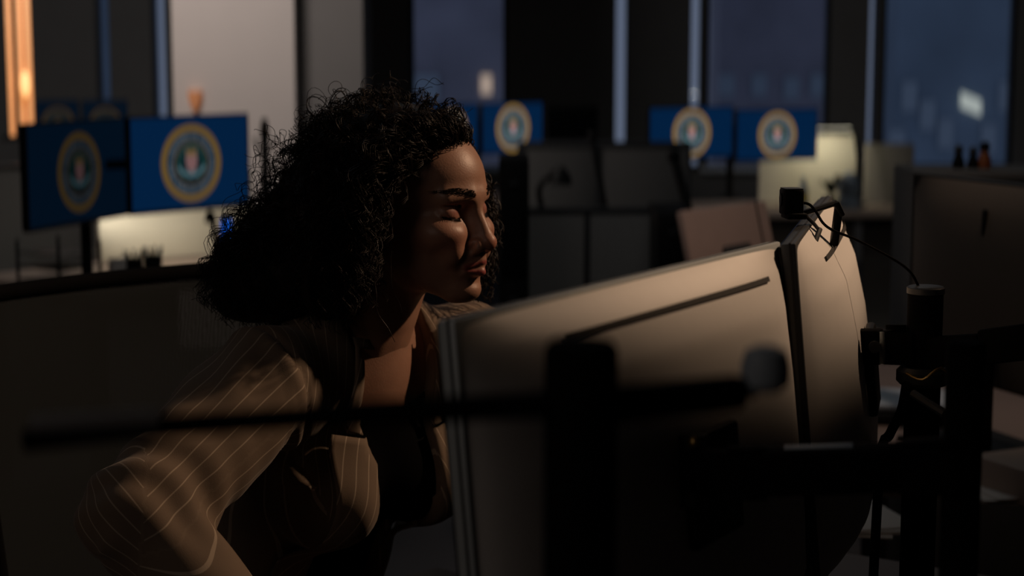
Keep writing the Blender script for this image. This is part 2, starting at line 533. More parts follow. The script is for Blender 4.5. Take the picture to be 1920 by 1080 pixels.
d2 = Vector((0.237, 0.971, 0))
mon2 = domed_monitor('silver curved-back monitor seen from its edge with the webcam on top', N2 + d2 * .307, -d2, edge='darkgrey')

# ---- webcam on the second monitor with its clip and cable
wc = P(1484, 378, 2.03)
wt = thing('webcam', 'small black box webcam on top of the monitor seen from its edge', 'webcam', P(1490, 404, 2.03))
wrot = frame_rot(Vector((1, 0.12, 0)))
MB().box(wc, (.023, .026, .030), wrot, bev=.0025).build('camera_body', 'black', wt)
MB().box(wc + Vector((0, 0, .0152)), (.021, .024, .0012), wrot, bev=.0004).build('top_plate', 'darkgrey', wt)
MB().cyl(wc + Vector((-.0115, .004, .002)), wc + Vector((-.0125, .004, .002)), .008).build('lens', 'blackmetal', wt)
MB().box(P(1489, 404, 2.03), (.024, .03, .007), wrot, bev=.002).build('clip_base', 'black', wt)
MB().tube([P(1497, 402, 2.03), P(1535, 391, 2.035), P(1568, 380, 2.04)], .0036).build('clip_arm', 'darkgrey', wt)
hb = MB().box(P(1573, 392, 2.04), (.007, .012, .018), Matrix.Rotation(R(-25), 3, 'Y'), bev=.002).box(P(1568, 425, 2.045), (.009, .012, .045), Matrix.Rotation(R(6), 3, 'Y'), bev=.002)
hb.build('clip_leg', 'black', wt)
MB().tube([P(1510, 404, 2.03), P(1525, 418, 2.02), P(1536, 432, 2.0)], .0022).tube([P(1537, 430, 2.0), P(1529, 452, 1.985), P(1506, 479, 1.975)], .0032).build('clip_foot', 'darkgrey', wt)
cab = [(1500, 380, 2.03), (1517, 383, 2.03), (1530, 397, 2.03), (1543, 418, 2.03), (1562, 432, 2.035), (1600, 447, 2.04), (1640, 467, 2.045), (1680, 489, 2.05), (1705, 508, 2.05), (1718, 528, 2.055), (1724, 548, 2.062), (1724, 590, 2.085), (1720, 650, 2.09)]
cpts = [P(*c) for c in cab]
def smooth_path(pts, k=4):
    out = []
    n = len(pts)
    for i in range(n - 1):
        p0, p1, p2, p3 = pts[max(i - 1, 0)], pts[i], pts[i + 1], pts[min(i + 2, n - 1)]
        for j in range(k):
            t = j / k
            out.append(0.5 * ((2 * p1) + (p2 - p0) * t + (2 * p0 - 5 * p1 + 4 * p2 - p3) * t * t + (3 * p1 - p0 - 3 * p2 + p3) * t ** 3))
    out.append(pts[-1])
    return out
MB().tube(smooth_path(cpts), .0016).build('cable', 'blackmatte', wt)

# ================================================================== THE WOMAN'S DESK AND THE MONITOR ARMS
FV = Vector((math.cos(R(32)), -math.sin(R(32)), 0))     # the way the woman faces
LV = Vector((math.sin(R(32)), math.cos(R(32)), 0))      # along the row of desks, away from the camera
DESK = 0.72
def FL(f, l, z=0.0):
    return FV * f + LV * l + Vector((0, 0, z))
drot = frame_rot(LV)
def desk(label, c, rot, sx, sy, m, z=DESK):
    t = thing('office_desk', label, 'desk', (c.x, c.y, 0), None, rot)
    MB().box((0, 0, z - .015), (sx, sy, .03), bev=.004).build('desk_top', m, t, world=False)
    for a in (-1, 1):
        for b in (-1, 1):
            MB().box((a * (sx / 2 - .06), b * (sy / 2 - .06), (z - .03) / 2), (.05, .05, z - .03), bev=.004).build('leg', 'blackmetal', t, world=False)
    MB().box((0, 0, z - .06), (sx - .17, .04, .05)).build('rail', 'blackmetal', t, world=False)
    return t
desk('dark office desk under the two silver curved-back monitors', FL(-.49, 1.50), drot, 1.75, 1.02, 'desk')

def boxbetween(mb, a, b, wid, hei, bev=.004):
    d = b - a
    rot = frame_rot(d)
    mb.box((a + b) / 2, (d.length, wid, hei), rot, bev=bev)
    return mb

# arm post at the right with brackets to the second monitor
pc = P(1736, 540, 2.05)
arm = thing('monitor_arm_post', 'black cylindrical monitor arm post with brackets right of the curved monitors', 'monitor arm', (pc.x, pc.y, DESK))
MB().lathe((pc.x, pc.y, 0), [(.0205, DESK + .01), (.0205, pc.z - .004), (.0195, pc.z - .001), (.018, pc.z)], 32).build('post', 'blackmatte', arm)
MB().lathe((pc.x, pc.y, 0), [(.0218, pc.z - .006), (.0218, pc.z + .0005), (.020, pc.z + .002)], 32).build('post_cap', 'darkgrey', arm)
MB().lathe((pc.x, pc.y, 0), [(.052, DESK), (.052, DESK + .012), (.03, DESK + .02)], 32).build('base', 'blackmetal', arm)
cz = P(1736, 705, 2.05).z
MB().lathe((pc.x, pc.y, 0), [(.027, cz - .012), (.031, cz - .008), (.031, cz + .004), (.026, cz + .009)], 28).build('collar', 'darkgrey', arm)
a0, a1, a2 = P(1592, 650, 2.10), P(1655, 650, 2.08), P(1722, 652, 2.05)
mb = MB(); boxbetween(mb, a0, a1, .022, .042); mb.build('bracket', 'blackmatte', arm)
mb = MB(); boxbetween(mb, a1 + Vector((.002, 0, 0)), a2, .026, .040); mb.build('bracket', 'blackmatte', arm)
MB().cyl(P(1655, 622, 2.066), P(1655, 682, 2.066), .0035).build('hinge_pin', 'edge', arm)
MB().cyl(P(1680, 618, 2.06), P(1680, 609, 2.06), .012).build('bolt_cap', 'blackmatte', arm)
MB().cyl(P(1640, 650, 2.066), P(1640, 651, 2.05), .007).build('screw', 'darkgrey', arm)
mb = MB(); boxbetween(mb, P(1750, 660, 2.05), P(1850, 655, 1.98), .03, .036); mb.build('bracket', 'blackmatte', arm)
mb = MB(); boxbetween(mb, P(1850, 650, 1.98), P(1990, 632, 1.9), .03, .040); mb.build('bracket', 'blackmatte', arm)
mb = MB()
for k in range(10):
    a = 2 * math.pi * k / 10
    c = P(1577, 575, 2.10)
    mb.box(c + Vector((0, math.cos(a) * .012, math.sin(a) * .012)), (.014, .007, .007), Matrix.Rotation(a, 3, 'X'), bev=.001)
mb.cyl(P(1568, 575, 2.1), P(1583, 575, 2.1), .0115)
mb.build('tilt_knob', 'blackmetal', arm)
mb = MB(); boxbetween(mb, P(1581, 590, 2.1), P(1584, 680, 2.1), .018, .012); mb.build('tilt_plate', 'blackmatte', arm)
MB().tube(smooth_path([P(1712, 738, 1.98), P(1740, 756, 1.96), P(1772, 776, 1.94)]), .005).build('strut', 'darkgrey', arm)
MB().tube(smooth_path([P(1700, 700, 2.02), P(1730, 712, 2.0), P(1765, 690, 2.0), P(1790, 718, 2.0)]), .0018).build('cable', 'brass', arm)

# lower arm nearer the camera with its post
pr = P(1812, 640, 1.40)
larm = thing('monitor_arm_post', 'blurred black monitor arm post nearest the right edge with a flat lower arm', 'monitor arm', (pr.x, pr.y, DESK))
MB().lathe((pr.x, pr.y, 0), [(.045, DESK), (.045, DESK + .012), (.0155, DESK + .016), (.0155, pr.z - .003), (.013, pr.z)], 28).build('post', 'blackmatte', larm)
mb = MB(); boxbetween(mb, P(1395, 885, 1.47), P(1690, 876, 1.45), .035, .038, .006); mb.build('lower_arm', 'blackmatte', larm)
mb = MB(); boxbetween(mb, P(1690, 876, 1.45), P(1812, 872, 1.40), .03, .046, .006); mb.build('lower_arm', 'blackmatte', larm)
mb = MB(); boxbetween(mb, P(1470, 842, 1.465), P(1600, 838, 1.455), .012, .004, .001); mb.build('arm_rail', 'bluegrey', larm)
MB().cyl(P(1400, 838, 1.47), P(1400, 935, 1.47), .017).build('elbow_joint', 'blackmatte', larm)
MB().cyl(P(1345, 870, 1.53), P(1345, 893, 1.53), .0012).build('screw_glint', 'silver', larm)
mb = MB(); boxbetween(mb, P(1300, 880, 1.53), P(1395, 885, 1.47), .03, .036, .006); mb.build('upper_arm', 'blackmatte', larm)
MB().cyl(P(1300, 815, 1.53), P(1300, 950, 1.53), .012).build('pivot', 'blackmetal', larm)
MB().ball(P(1302, 830, 1.52), .006).build('brass_bolt', 'brass', larm)

# foreground post with its long boom, close to the camera
pf = P(1090, 640, 0.95)
farm = thing('boom_arm_post', 'thick blurred black post in front of the vent slot with a long thin boom', 'monitor arm', (pf.x, pf.y, DESK))
MB().lathe((pf.x, pf.y, 0), [(.05, DESK), (.05, DESK + .012), (.021, DESK + .016), (.0200, pf.z - .004), (.017, pf.z)], 28).build('post', 'blackmatte', farm)
MB().tube(smooth_path([P(45, 826, .93), P(300, 800, .935), P(650, 778, .94), P(900, 764, .945), P(1085, 758, .95)]), [.0060] * 8 + [.0072] * 9, 12).build('boom', 'blackmatte', farm)
MB().tube(smooth_path([P(60, 800, .925), P(180, 793, .925), P(300, 787, .927)]), .0055, 10).build('boom_tip', 'tipgrey', farm)  # silvery boom end, its highlight put into a lighter grey
mb = MB(); boxbetween(mb, P(1100, 765, .95), P(1390, 735, 1.02), .016, .020, .005); mb.build('boom', 'blackmatte', farm)
MB().lathe(P(1435, 690, 1.02), [(.008, -.014), (.0135, -.010), (.0145, 0), (.012, .010), (.006, .013)], 20).build('boom_head', 'bluegrey', farm)
mb = MB(); boxbetween(mb, P(1390, 735, 1.02), P(1435, 700, 1.02), .014, .014, .004); mb.build('boom_elbow', 'blackmatte', farm)

# ================================================================== THE WOMAN
class Field:
    """signed distance field on a grid, smooth unions and cuts, meshed with surface nets"""
    def __init__(self, lo, hi, h):
        self.lo = np.array(lo, float); self.h = h
        self.n = np.ceil((np.array(hi) - self.lo) / h).astype(int) + 1
        self.d = np.full(self.n, 1.0, np.float32)
    def _sub(self, lo, hi):
        i0 = np.clip(np.floor((np.array(lo) - self.lo) / self.h).astype(int), 0, self.n)
        i1 = np.clip(np.ceil((np.array(hi) - self.lo) / self.h).astype(int) + 1, 0, self.n)
        sl = tuple(slice(a, b) for a, b in zip(i0, i1))
        ax = [self.lo[k] + self.h * np.arange(i0[k], i1[k]) for k in range(3)]
        X, Y, Z = np.meshgrid(*ax, indexing='ij', sparse=True)
        return sl, X.astype(np.float32), Y.astype(np.float32), Z.astype(np.float32)
    def _op(self, sl, b, k, cut):
        a = self.d[sl]
        if a.size == 0:
            return
        if cut:
            b = -b
            t = 0.5 + 0.5 * np.clip((b - a) / k, -1, 1)
            self.d[sl] = a * (1 - t) + b * t + k * t * (1 - t)
        else:
            t = 0.5 + 0.5 * np.clip((b - a) / k, -1, 1)
            self.d[sl] = b * (1 - t) + a * t - k * t * (1 - t)
    def ell(self, c, r, k=.01, rot=None, cut=False):
        c = np.array(c, float); r = np.array(r, float)
        m = (max(r) if rot is not None else r) + 3 * k + 3 * self.h
        sl, X, Y, Z = self._sub(c - m, c + m)
        x, y, z = X - c[0], Y - c[1], Z - c[2]
        if rot is not None:
            q = rot            # 3x3, columns are local axes
            x, y, z = (x * q[0, 0] + y * q[1, 0] + z * q[2, 0], x * q[0, 1] + y * q[1, 1] + z * q[2, 1], x * q[0, 2] + y * q[1, 2] + z * q[2, 2])
        k0 = np.sqrt((x / r[0]) ** 2 + (y / r[1]) ** 2 + (z / r[2]) ** 2)
        k1 = np.sqrt((x / r[0] ** 2) ** 2 + (y / r[1] ** 2) ** 2 + (z / r[2] ** 2) ** 2) + 1e-9
        self._op(sl, k0 * (k0 - 1) / k1, k, cut)
    def cap(self, a, b, ra, rb=None, k=.01, cut=False):
        a = np.array(a, float); b = np.array(b, float); rb = ra if rb is None else rb
        m = max(ra, rb) + 3 * k + 3 * self.h
        sl, X, Y, Z = self._sub(np.minimum(a, b) - m, np.maximum(a, b) + m)
        v = b - a; L2 = float(v @ v)
        t = np.clip(((X - a[0]) * v[0] + (Y - a[1]) * v[1] + (Z - a[2]) * v[2]) / L2, 0, 1)
        dd = np.sqrt((X - a[0] - t * v[0]) ** 2 + (Y - a[1] - t * v[1]) ** 2 + (Z - a[2] - t * v[2]) ** 2) - (ra + (rb - ra) * t)
        self._op(sl, dd, k, cut)
    def fn(self, lo, hi, f, k=.003, cut=True):
        sl, X, Y, Z = self._sub(lo, hi)
        self._op(sl, f(X, Y, Z) + 0 * (X + Y + Z), k, cut)
    def mesh(self):
        d = self.d; n = self.n
        s = d < 0
        cs = np.zeros(np.array(d.shape) - 1, np.int8)
        for i in (0, 1):
            for j in (0, 1):
                for k in (0, 1):
                    cs += s[i:n[0] - 1 + i, j:n[1] - 1 + j, k:n[2] - 1 + k]
        act = np.argwhere((cs > 0) & (cs < 8))
        idx = np.full(cs.shape, -1, np.int64)
        idx[tuple(act.T)] = np.arange(len(act))
        acc = np.zeros((len(act), 3)); cnt = np.zeros(len(act))
        cor = [(i, j, k) for i in (0, 1) for j in (0, 1) for k in (0, 1)]
        vals = {c: d[act[:, 0] + c[0], act[:, 1] + c[1], act[:, 2] + c[2]].astype(float) for c in cor}
        for c in cor:
            for ax in range(3):
                if c[ax] == 0:
                    e = list(c); e[ax] = 1; e = tuple(e)
                    v0, v1 = vals[c], vals[e]
                    m = (v0 < 0) != (v1 < 0)
                    t = np.where(m, v0 / np.where(m, v0 - v1, 1), 0)
                    p = np.tile(np.array(c, float), (len(act), 1)); p[:, ax] += t
                    acc[m] += p[m]; cnt[m] += 1
        V = self.lo + self.h * (act + acc / cnt[:, None])
        Q = []
        for ax in range(3):
            a0 = [slice(None)] * 3; a1 = [slice(None)] * 3
            a0[ax] = slice(0, -1); a1[ax] = slice(1, None)
            x = s[tuple(a0)] != s[tuple(a1)]
            E_ = np.argwhere(x)
            o1, o2 = [(1, 2), (2, 0), (0, 1)][ax]
            ok = (E_[:, o1] > 0) & (E_[:, o2] > 0) & (E_[:, o1] < n[o1] - 1) & (E_[:, o2] < n[o2] - 1)
            E_ = E_[ok]
            q = []
            for (u, v) in ((0, 0), (1, 0), (1, 1), (0, 1)):
                g = E_.copy(); g[:, o1] -= u; g[:, o2] -= v
                q.append(idx[tuple(g.T)])
            q = np.stack(q, 1)
            flip = s[tuple(E_.T)]
            q[~flip] = q[~flip][:, ::-1]
            Q.append(q)
        return V, np.concatenate(Q)

def np_mesh(name, V, Q):
    me = bpy.data.meshes.new(name)
    me.vertices.add(len(V)); me.vertices.foreach_set('co', np.ascontiguousarray(V, np.float32).ravel())
    nf, k = Q.shape
    me.loops.add(nf * k); me.loops.foreach_set('vertex_index', np.ascontiguousarray(Q, np.int32).ravel())
    me.polygons.add(nf)
    me.polygons.foreach_set('loop_start', np.arange(nf, dtype=np.int32) * k)
    me.polygons.foreach_set('use_smooth', np.ones(nf, bool))
    me.update(calc_edges=True)
    me.validate()
    return me

def relax(V, Q, it=2, w=.5):
    n = len(V)
    for _ in range(it):
        acc = np.zeros_like(V); cnt = np.zeros(n)
        for a, b in ((0, 1), (1, 2), (2, 3), (3, 0)):
            for p, q in ((a, b), (b, a)):
                for c in range(3):
                    acc[:, c] += np.bincount(Q[:, p], weights=V[Q[:, q], c], minlength=n)
                cnt += np.bincount(Q[:, p], minlength=n)
        V = V * (1 - w) + w * acc / np.maximum(cnt, 1)[:, None]
    return V

# ---- frames: head (x forward, y her left, z up) and body
HY, HP, HR = R(-31.5), R(2.6), 0.0
HEADP = np.array([-.118, 2.171, 1.258])
HM = np.array(Matrix.Rotation(HY, 3, 'Z') @ Matrix.Rotation(HP, 3, 'Y') @ Matrix.Rotation(HR, 3, 'X'))
BA = R(46)                                      # the trunk is turned a little more to the camera than the head
BM = np.array(Matrix((Vector((math.cos(BA), -math.sin(BA), 0)), Vector((math.sin(BA), math.cos(BA), 0)), Vector((0, 0, 1)))).transposed())
NB = np.array([-.185, 2.205, 1.080])
def head2w(v): return np.asarray(v) @ HM.T + HEADP
def w2head(v): return (np.asarray(v) - HEADP) @ HM
def body2w(v): return np.asarray(v) @ BM.T + NB
def w2body(v): return (np.asarray(v) - NB) @ BM
neck_b = w2head(body2w([-.02, 0, -.03]))
neck_m = w2head(body2w([.005, 0, .035]))

# ---- head
H = Field((-.125, -.092, -.235), (.135, .092, .125), .0014)
H.ell((-.016, 0, .035), (.094, .073, .080), .02)
H.ell((.034, 0, .032), (.054, .053, .050), .02)
H.ell((.034, 0, -.030), (.051, .055, .062), .02)
H.ell((.030, 0, -.068), (.050, .045, .036), .02)
H.ell((.078, 0, -.0965), (.0165, .019, .0150), .018)
for s in (-1, 1):
    H.cap((-.002, s * .0500, -.060), (.066, s * .014, -.098), .012, .013, .018)
    H.ell((.058, s * .042, -.027), (.025, .021, .019), .016)
    H.cap((.070, s * .040, .017), (.0840, s * .010, .0185), .0085, .0090, .014)
    H.ell((.0945, s * .033, -.002), (.0150, .019, .0125), .010, cut=True)
    H.ell((.0905, s * .0140, -.004), (.0080, .0070, .0110), .008, cut=True)
    H.ell((.0660, s * .0315, -.002), (.0138, .0155, .0128), .004)
    # pouch and upper cheek
    H.ell((.0700, s * .030, -.028), (.0200, .018, .014), .014)
H.cap((.0835, 0, .010), (.1060, 0, -.0330), .0060, .0078, .012)
H.cap((.080, 0, -.008), (.092, 0, -.038), .0095, .0130, .010)
H.ell((.1060, 0, -.0368), (.0105, .0102, .0096), .007)
for s in (-1, 1):
    H.ell((.0962, s * .0122, -.0412), (.0112, .0070, .0086), .005)
    H.ell((.1010, s * .0062, -.0485), (.0062, .0034, .0045), .003, cut=True)
    H.cap((.0985, s * .0185, -.036), (.0930, s * .0185, -.0475), .0022, .0022, .004, cut=True)
H.ell((.0735, 0, -.062), (.0225, .030, .023), .014)
H.ell((.0960, 0, -.0525), (.0050, .0060, .0060), .006)
# lips
for s in (-1, 1):
    H.cap((.0970, s * .003, -.0600), (.0870, s * .0225, -.0668), .0050, .0028, .005)
    H.cap((.0960, 0, -.0735), (.0865, s * .0195, -.0702), .0062, .0030, .005)
    H.cap((.1035, s * .001, -.0665), (.0895, s * .0245, -.0702), .0013, .0012, .0022, cut=True)
    H.ell((.0862, s * .0282, -.0715), (.0045, .0042, .0048), .005, cut=True)
    # fold from nose wing to mouth corner, pushed deep by the expression
    H.cap((.0925, s * .0205, -.0440), (.0838, s * .0335, -.0690), .0022, .0026, .006, cut=True)
    H.ell((.0760, s * .0330, -.0480), (.0125, .0110, .0150), .012)
H.ell((.0990, 0, -.0850), (.0060, .0200, .0045), .008, cut=True)
# frown lines between the brows
for s in (-1, 1):
    H.cap((.0985, s * .0050, .0130), (.0985, s * .0075, .0290), .0012, .0010, .004, cut=True)
# eye slit, lowered lids
for s in (-1, 1):
    for k in range(8):
        t0, t1 = -1 + k * .25, -1 + (k + 1) * .25
        def lidp(t):
            return (.0800 - .0075 * t * t - (.0035 * t if t > 0 else 0), s * (.0315 + .0145 * t), -.0068 - .0020 * (1 - t * t) + .0010 * t)
        H.cap(lidp(t0), lidp(t1), .0013, .0013, .0015, cut=True)
        # crease of the upper lid
        def crp(t):
            return (.0805 - .0078 * t * t - (.003 * t if t > 0 else 0), s * (.0315 + .0150 * t), .0062 + .0015 * (1 - t * t))
        H.cap(crp(t0), crp(t1), .0012, .0012, .003, cut=True)
# ears
for s in (-1, 1):
    H.ell((-.010, s * .0735, -.010), (.0165, .0070, .0300), .006)
    H.ell((-.006, s * .0800, -.008), (.0095, .0050, .0190), .004, cut=True)
# neck running into the body
H.cap((-.020, 0, -.050), tuple(neck_m), .0520, .0490, .025)
H.cap(tuple(neck_m), tuple(neck_b), .0490, .0560, .025)
for s in (-1, 1):
    H.cap((-.010, s * .050, -.050), tuple(w2head(body2w([.016, s * .016, -.050]))), .0100, .0070, .022)
HV, HQ = H.mesh()
HV = relax(HV, HQ, 1, .35)
# keep the part above the neck base, the body mesh carries on from there
hw = head2w(HV)
hb_ = w2body(hw)

# ---- body under the clothes
US = np.array([.510, 0, .860])
UR = np.stack([np.array([.860, 0, -.510]), np.array([0, 1, 0]), US], 1)
E_R = w2body(np.array(P(262, 965, 1.97)))
S_R = np.array([.010, -.165, -.035])
E_L = np.array([.02, .27, -.29]); S_L = np.array([.010, .165, -.035])
W_R = E_R + np.array([.195, .05, -.145]); W_L = E_L + np.array([.22, -.07, -.05])
E_Lz = w2body(np.array([0, 0, DESK + .05]))[2]
W_R[2] = E_Lz; W_L[2] = E_Lz
def torso(Fd, inf=0.0):
    Fd.ell(-.17 * US, (.100 + inf, .148 + inf, .175 + inf), .03, UR)
    Fd.ell(-.34 * US, (.095 + inf, .130 + inf, .13 + inf), .04, UR)
    Fd.ell(-.50 * US, (.115 + inf, .165 + inf, .115 + inf), .04, UR)
    for s in (-1, 1):
        Fd.cap((.005, s * .145, -.045), (-.02, s * .05, -.030), .042 + inf, .048 + inf, .03)
        Fd.cap((-.012, s * .10, -.02), (-.012, s * .025, .030), .032 + inf, .036 + inf, .03)
        Fd.ell((.004, s * .068, -.185), (.046 + inf, .056 + inf, .055 + inf), .04)
def arm_prims(Fd, S, E_, W, r0, r1, r2, k=.02):
    Fd.cap(S, E_, r0, r1, k)
    Fd.cap(E_, W, r1, r2, k)
Bf = Field((-.50, -.46, -1.10), (.62, .46, .12), .0058)
torso(Bf)
Bf.cap(w2body(head2w(neck_m)), (-.02, 0, -.03), .0490, .0560, .025)
Bf.cap((-.02, 0, -.03), -.1 * US, .056, .07, .03)
for s, S, E_, W in ((-1, S_R, E_R, W_R), (1, S_L, E_L, W_L)):
    arm_prims(Bf, S, E_, W, .046, .038, .026)
    # hand resting on the desk edge
    kd = np.array([.035, -s * .004, -.004])
    Bf.cap(W + kd * .3, W + kd * 2.1, .026, .030, .012)
    hip = -.50 * US + np.array([.02, s * .09, -.03])
    knee = hip + np.array([.42, s * .02, .005]); ank = knee + np.array([.03, 0, -.43])
    ank[2] = -1.080 + .085
    Bf.cap(hip, knee, .088, .060, .03); Bf.cap(knee, ank, .056, .040, .02); Bf.cap(ank, ank + np.array([.16, s * .02, -.045]), .040, .030, .02)
BV, BQ = Bf.mesh()
BV = body2w(relax(BV, BQ, 1, .4))
# hands: fingers as their own fine field so that they stay apart
def hand(s, W):
    f0 = Field(W + np.array([-.02, -.09, -.06]), W + np.array([.23, .09, .05]), .0028)
    kd = np.array([1.0, -s * .10, -.02]); lat = np.array([.10 * s, 1.0, 0])
    f0.cap(W, W + kd * .03, .024, .025, .01)
    f0.ell(W + kd * .055, (.048, .038, .0150), .012)
    for q, (o, L, r) in enumerate(((-.030, .066, .0078), (-.011, .078, .0085), (.009, .084, .0088), (.028, .074, .0085))):
        b = W + kd * .088 + lat * (o * s)
        m1 = b + kd * L * .5 + np.array([0, 0, .010]); m2 = m1 + kd * L * .3 + np.array([0, 0, -.010]); m3 = m2 + kd * L * .25 + np.array([0, 0, -.012])
        f0.cap(W + kd * .06 + lat * (o * s * .8), b, r * 1.1, r * 1.05, .006); f0.cap(b, m1, r * 1.05, r, .003); f0.cap(m1, m2, r, r * .92, .003); f0.cap(m2, m3, r * .92, r * .8, .003)
    tb = W + kd * .035 + lat * (.026 * s)
    t1 = tb + kd * .035 + lat * (.022 * s); t2 = t1 + kd * .028 + lat * (.004 * s) + np.array([0, 0, -.008])
    f0.cap(W + kd * .02 + lat * (.012 * s), tb, .014, .013, .008); f0.cap(tb, t1, .012, .0105, .004); f0.cap(t1, t2, .0105, .0088, .003)
    v, q = f0.mesh()
    return body2w(relax(v, q, 1, .3)), q
parts = [(hw, HQ), (BV, BQ), hand(-1, W_R + np.array([.0, 0, .0])), hand(1, W_L)]
# cut the body's neck stump below the head's own neck surface and the head's stump inside the body
zb = w2body(parts[1][0])
PV, PQ, off = [], [], 0
for v, q in parts:
    PV.append(v); PQ.append(q + off); off += len(v)
PV = np.concatenate(PV); PQ = np.concatenate(PQ)
PELV = body2w([-.22, 0, -.46])
person = thing('person', 'woman with dark curly hair and pinstripe blazer leaning forward with lowered eyes', 'person', (float(PELV[0]), float(PELV[1]), 0))
po = np.array(person.location)
pm = np_mesh('body', PV - po, PQ)
# tint attribute: lips, lids, cheeks
tint = np.zeros((len(PV), 4), np.float32)
hl = np.full((len(PV), 3), 9.0); hl[:len(hw)] = HV
def blob(c, r): return np.exp(-(((hl - np.array(c)) / np.array(r)) ** 2).sum(1))
lip = np.zeros(len(PV))
for t in np.linspace(-1, 1, 15):
    y = .0225 * t
    x = .1000 - .0105 * t * t
    lip = np.maximum(lip, blob((x + .003, y, -.0608 - .0045 * abs(t) ** 1.5), (.008, .0038, .0034)))
    lip = np.maximum(lip, blob((x + .002, y * .92, -.0730 + .0040 * t * t), (.008, .0038, .0046 * (1 - .4 * abs(t)))))
tint[:, 0] = np.clip(lip * 1.5 - .25, 0, 1)
lid = np.maximum(blob((.078, -.0315, .001), (.012, .016, .0075)), blob((.078, .0315, .001), (.012, .016, .0075)))
tint[:, 1] = lid
red = np.maximum(blob((.112, 0, -.038), (.014, .012, .012)), .8 * np.maximum(blob((.068, -.040, -.034), (.03, .02, .016)), blob((.068, .040, -.034), (.03, .02, .016))))
tint[:, 2] = red
tint[:, 3] = 1
at = pm.attributes.new('tint', 'FLOAT_COLOR', 'POINT')
at.data.foreach_set('color', tint.ravel())
ms = mat('skin', (0.43, 0.245, 0.165), 0.46, noise=0.0)
nt = ms.node_tree; pb = nt.nodes['Principled BSDF']
an = nt.nodes.new('ShaderNodeAttribute'); an.attribute_name = 'tint'
sp = nt.nodes.new('ShaderNodeSeparateColor'); nt.links.new(an.outputs['Color'], sp.inputs[0])
tcn = nt.nodes.new('ShaderNodeTexCoord'); nz = nt.nodes.new('ShaderNodeTexNoise'); nz.inputs['Scale'].default_value = 55; nz.inputs['Detail'].default_value = 5
nt.links.new(tcn.outputs['Object'], nz.inputs['Vector'])
prev = None
def mixc(fac, a, colr):
    m = nt.nodes.new('ShaderNodeMix'); m.data_type = 'RGBA'
    nt.links.new(fac, m.inputs[0])
    if isinstance(a, tuple): m.inputs[6].default_value = (*a, 1)
    else: nt.links.new(a, m.inputs[6])
    m.inputs[7].default_value = (*colr, 1)
    return m.outputs[2]
c0 = mixc(nz.outputs['Fac'], (0.40, 0.225, 0.155), (0.33, 0.175, 0.12))
c1 = mixc(sp.outputs[2], c0, (0.39, 0.16, 0.11))
c2 = mixc(sp.outputs[1], c1, (0.32, 0.13, 0.10))
c3 = mixc(sp.outputs[0], c2, (0.36, 0.09, 0.085))
nt.links.new(c3, pb.inputs['Base Color'])
pb.inputs['Subsurface Weight'].default_value = 0.12
pb.inputs['Subsurface Radius'].default_value = (1.0, 0.35, 0.2)
pb.inputs['Subsurface Scale'].default_value = 0.006
nz2 = nt.nodes.new('ShaderNodeTexNoise'); nz2.inputs['Scale'].default_value = 420; nz2.inputs['Detail'].default_value = 3
nt.links.new(tcn.outputs['Object'], nz2.inputs['Vector'])
bpn = nt.nodes.new('ShaderNodeBump'); bpn.inputs['Strength'].default_value = 0.22; bpn.inputs['Distance'].default_value = 0.0009
nt.links.new(nz2.outputs['Fac'], bpn.inputs['Height']); nt.links.new(bpn.outputs['Normal'], pb.inputs['Normal'])
body = finish('body', pm, ms, person)

# ---- eyes, lashes, brows
M['eye'] = mat('eye_white', (0.62, 0.58, 0.54), 0.12, noise=0.05)
M['hair'] = mat('dark_brown_hair', (0.011, 0.0072, 0.0055), 0.45, noise=0.35, nscale=30, spec=0.2)
M['brow'] = mat('eyebrow_hair', (0.006, 0.004, 0.003), 0.9, noise=0.2, spec=0.05)
def hpt(x, y, z):
    return Vector(head2w([x, y, z]).tolist())
for s in (-1, 1):
    MB().ball(hpt(.0665, s * .0315, -.0030), .0125, 20).build('eyeball', 'eye', person)
    ls = MB()
    for k in range(26):
        t = -1 + 2 * k / 25
        x, y, z = .0800 - .0075 * t * t - (.0035 * t if t > 0 else 0), s * (.0315 + .0145 * t), -.0062 - .0020 * (1 - t * t) + .0010 * t
        a = hpt(x - .0003, y, z); b = hpt(x + .0022, y + s * .0012 * t, z - .0018); c = hpt(x + .0040, y + s * .0022 * t, z - .0026)
        ls.tube([a, b, c], [.00035, .00028, .0001], 4)
    ls.tube([hpt(.0802 - .0075 * t * t - (.0035 * t if t > 0 else 0), s * (.0315 + .0145 * t), -.0062 - .0020 * (1 - t * t) + .0010 * t) for t in np.linspace(-1, 1, 15)], .0007, 5)
    ls.build('eyelashes', 'hair', person)
    br = MB()
    for k in range(150):
        t = random.random()
        wv = (.0030 * (1 - t) ** .6 + .0010) * random.uniform(-1, 1)
        yb = .0105 + .041 * t
        zb_ = .0222 + .0050 * math.sin(min(1, t * 1.5) * 1.6) - .0050 * max(0, t - .6) + wv
        # surface of the brow: march inwards along x
        ix = int(round((yb * s - H.lo[1]) / H.h)); iz = int(round((zb_ - H.lo[2]) / H.h))
        colm = H.d[:, ix, iz]
        ins = np.nonzero(colm < 0)[0]
        xs = H.lo[0] + H.h * ins[-1]
        L = random.uniform(.005, .009)
        p0 = hpt(xs + .0004, s * yb, zb_); p1 = hpt(xs + .0014 - .15 * L, s * (yb + L * .45), zb_ + .0012 * (1 - t) - .0005); p2 = hpt(xs + .0006 - .5 * L * (.3 + t), s * (yb + L * .95), zb_ + .0010 * (1 - 2 * t))
        br.tube([p0, p1, p2], [.00042, .00034, .00012], 3)
    br.build('eyebrow', 'brow', person)

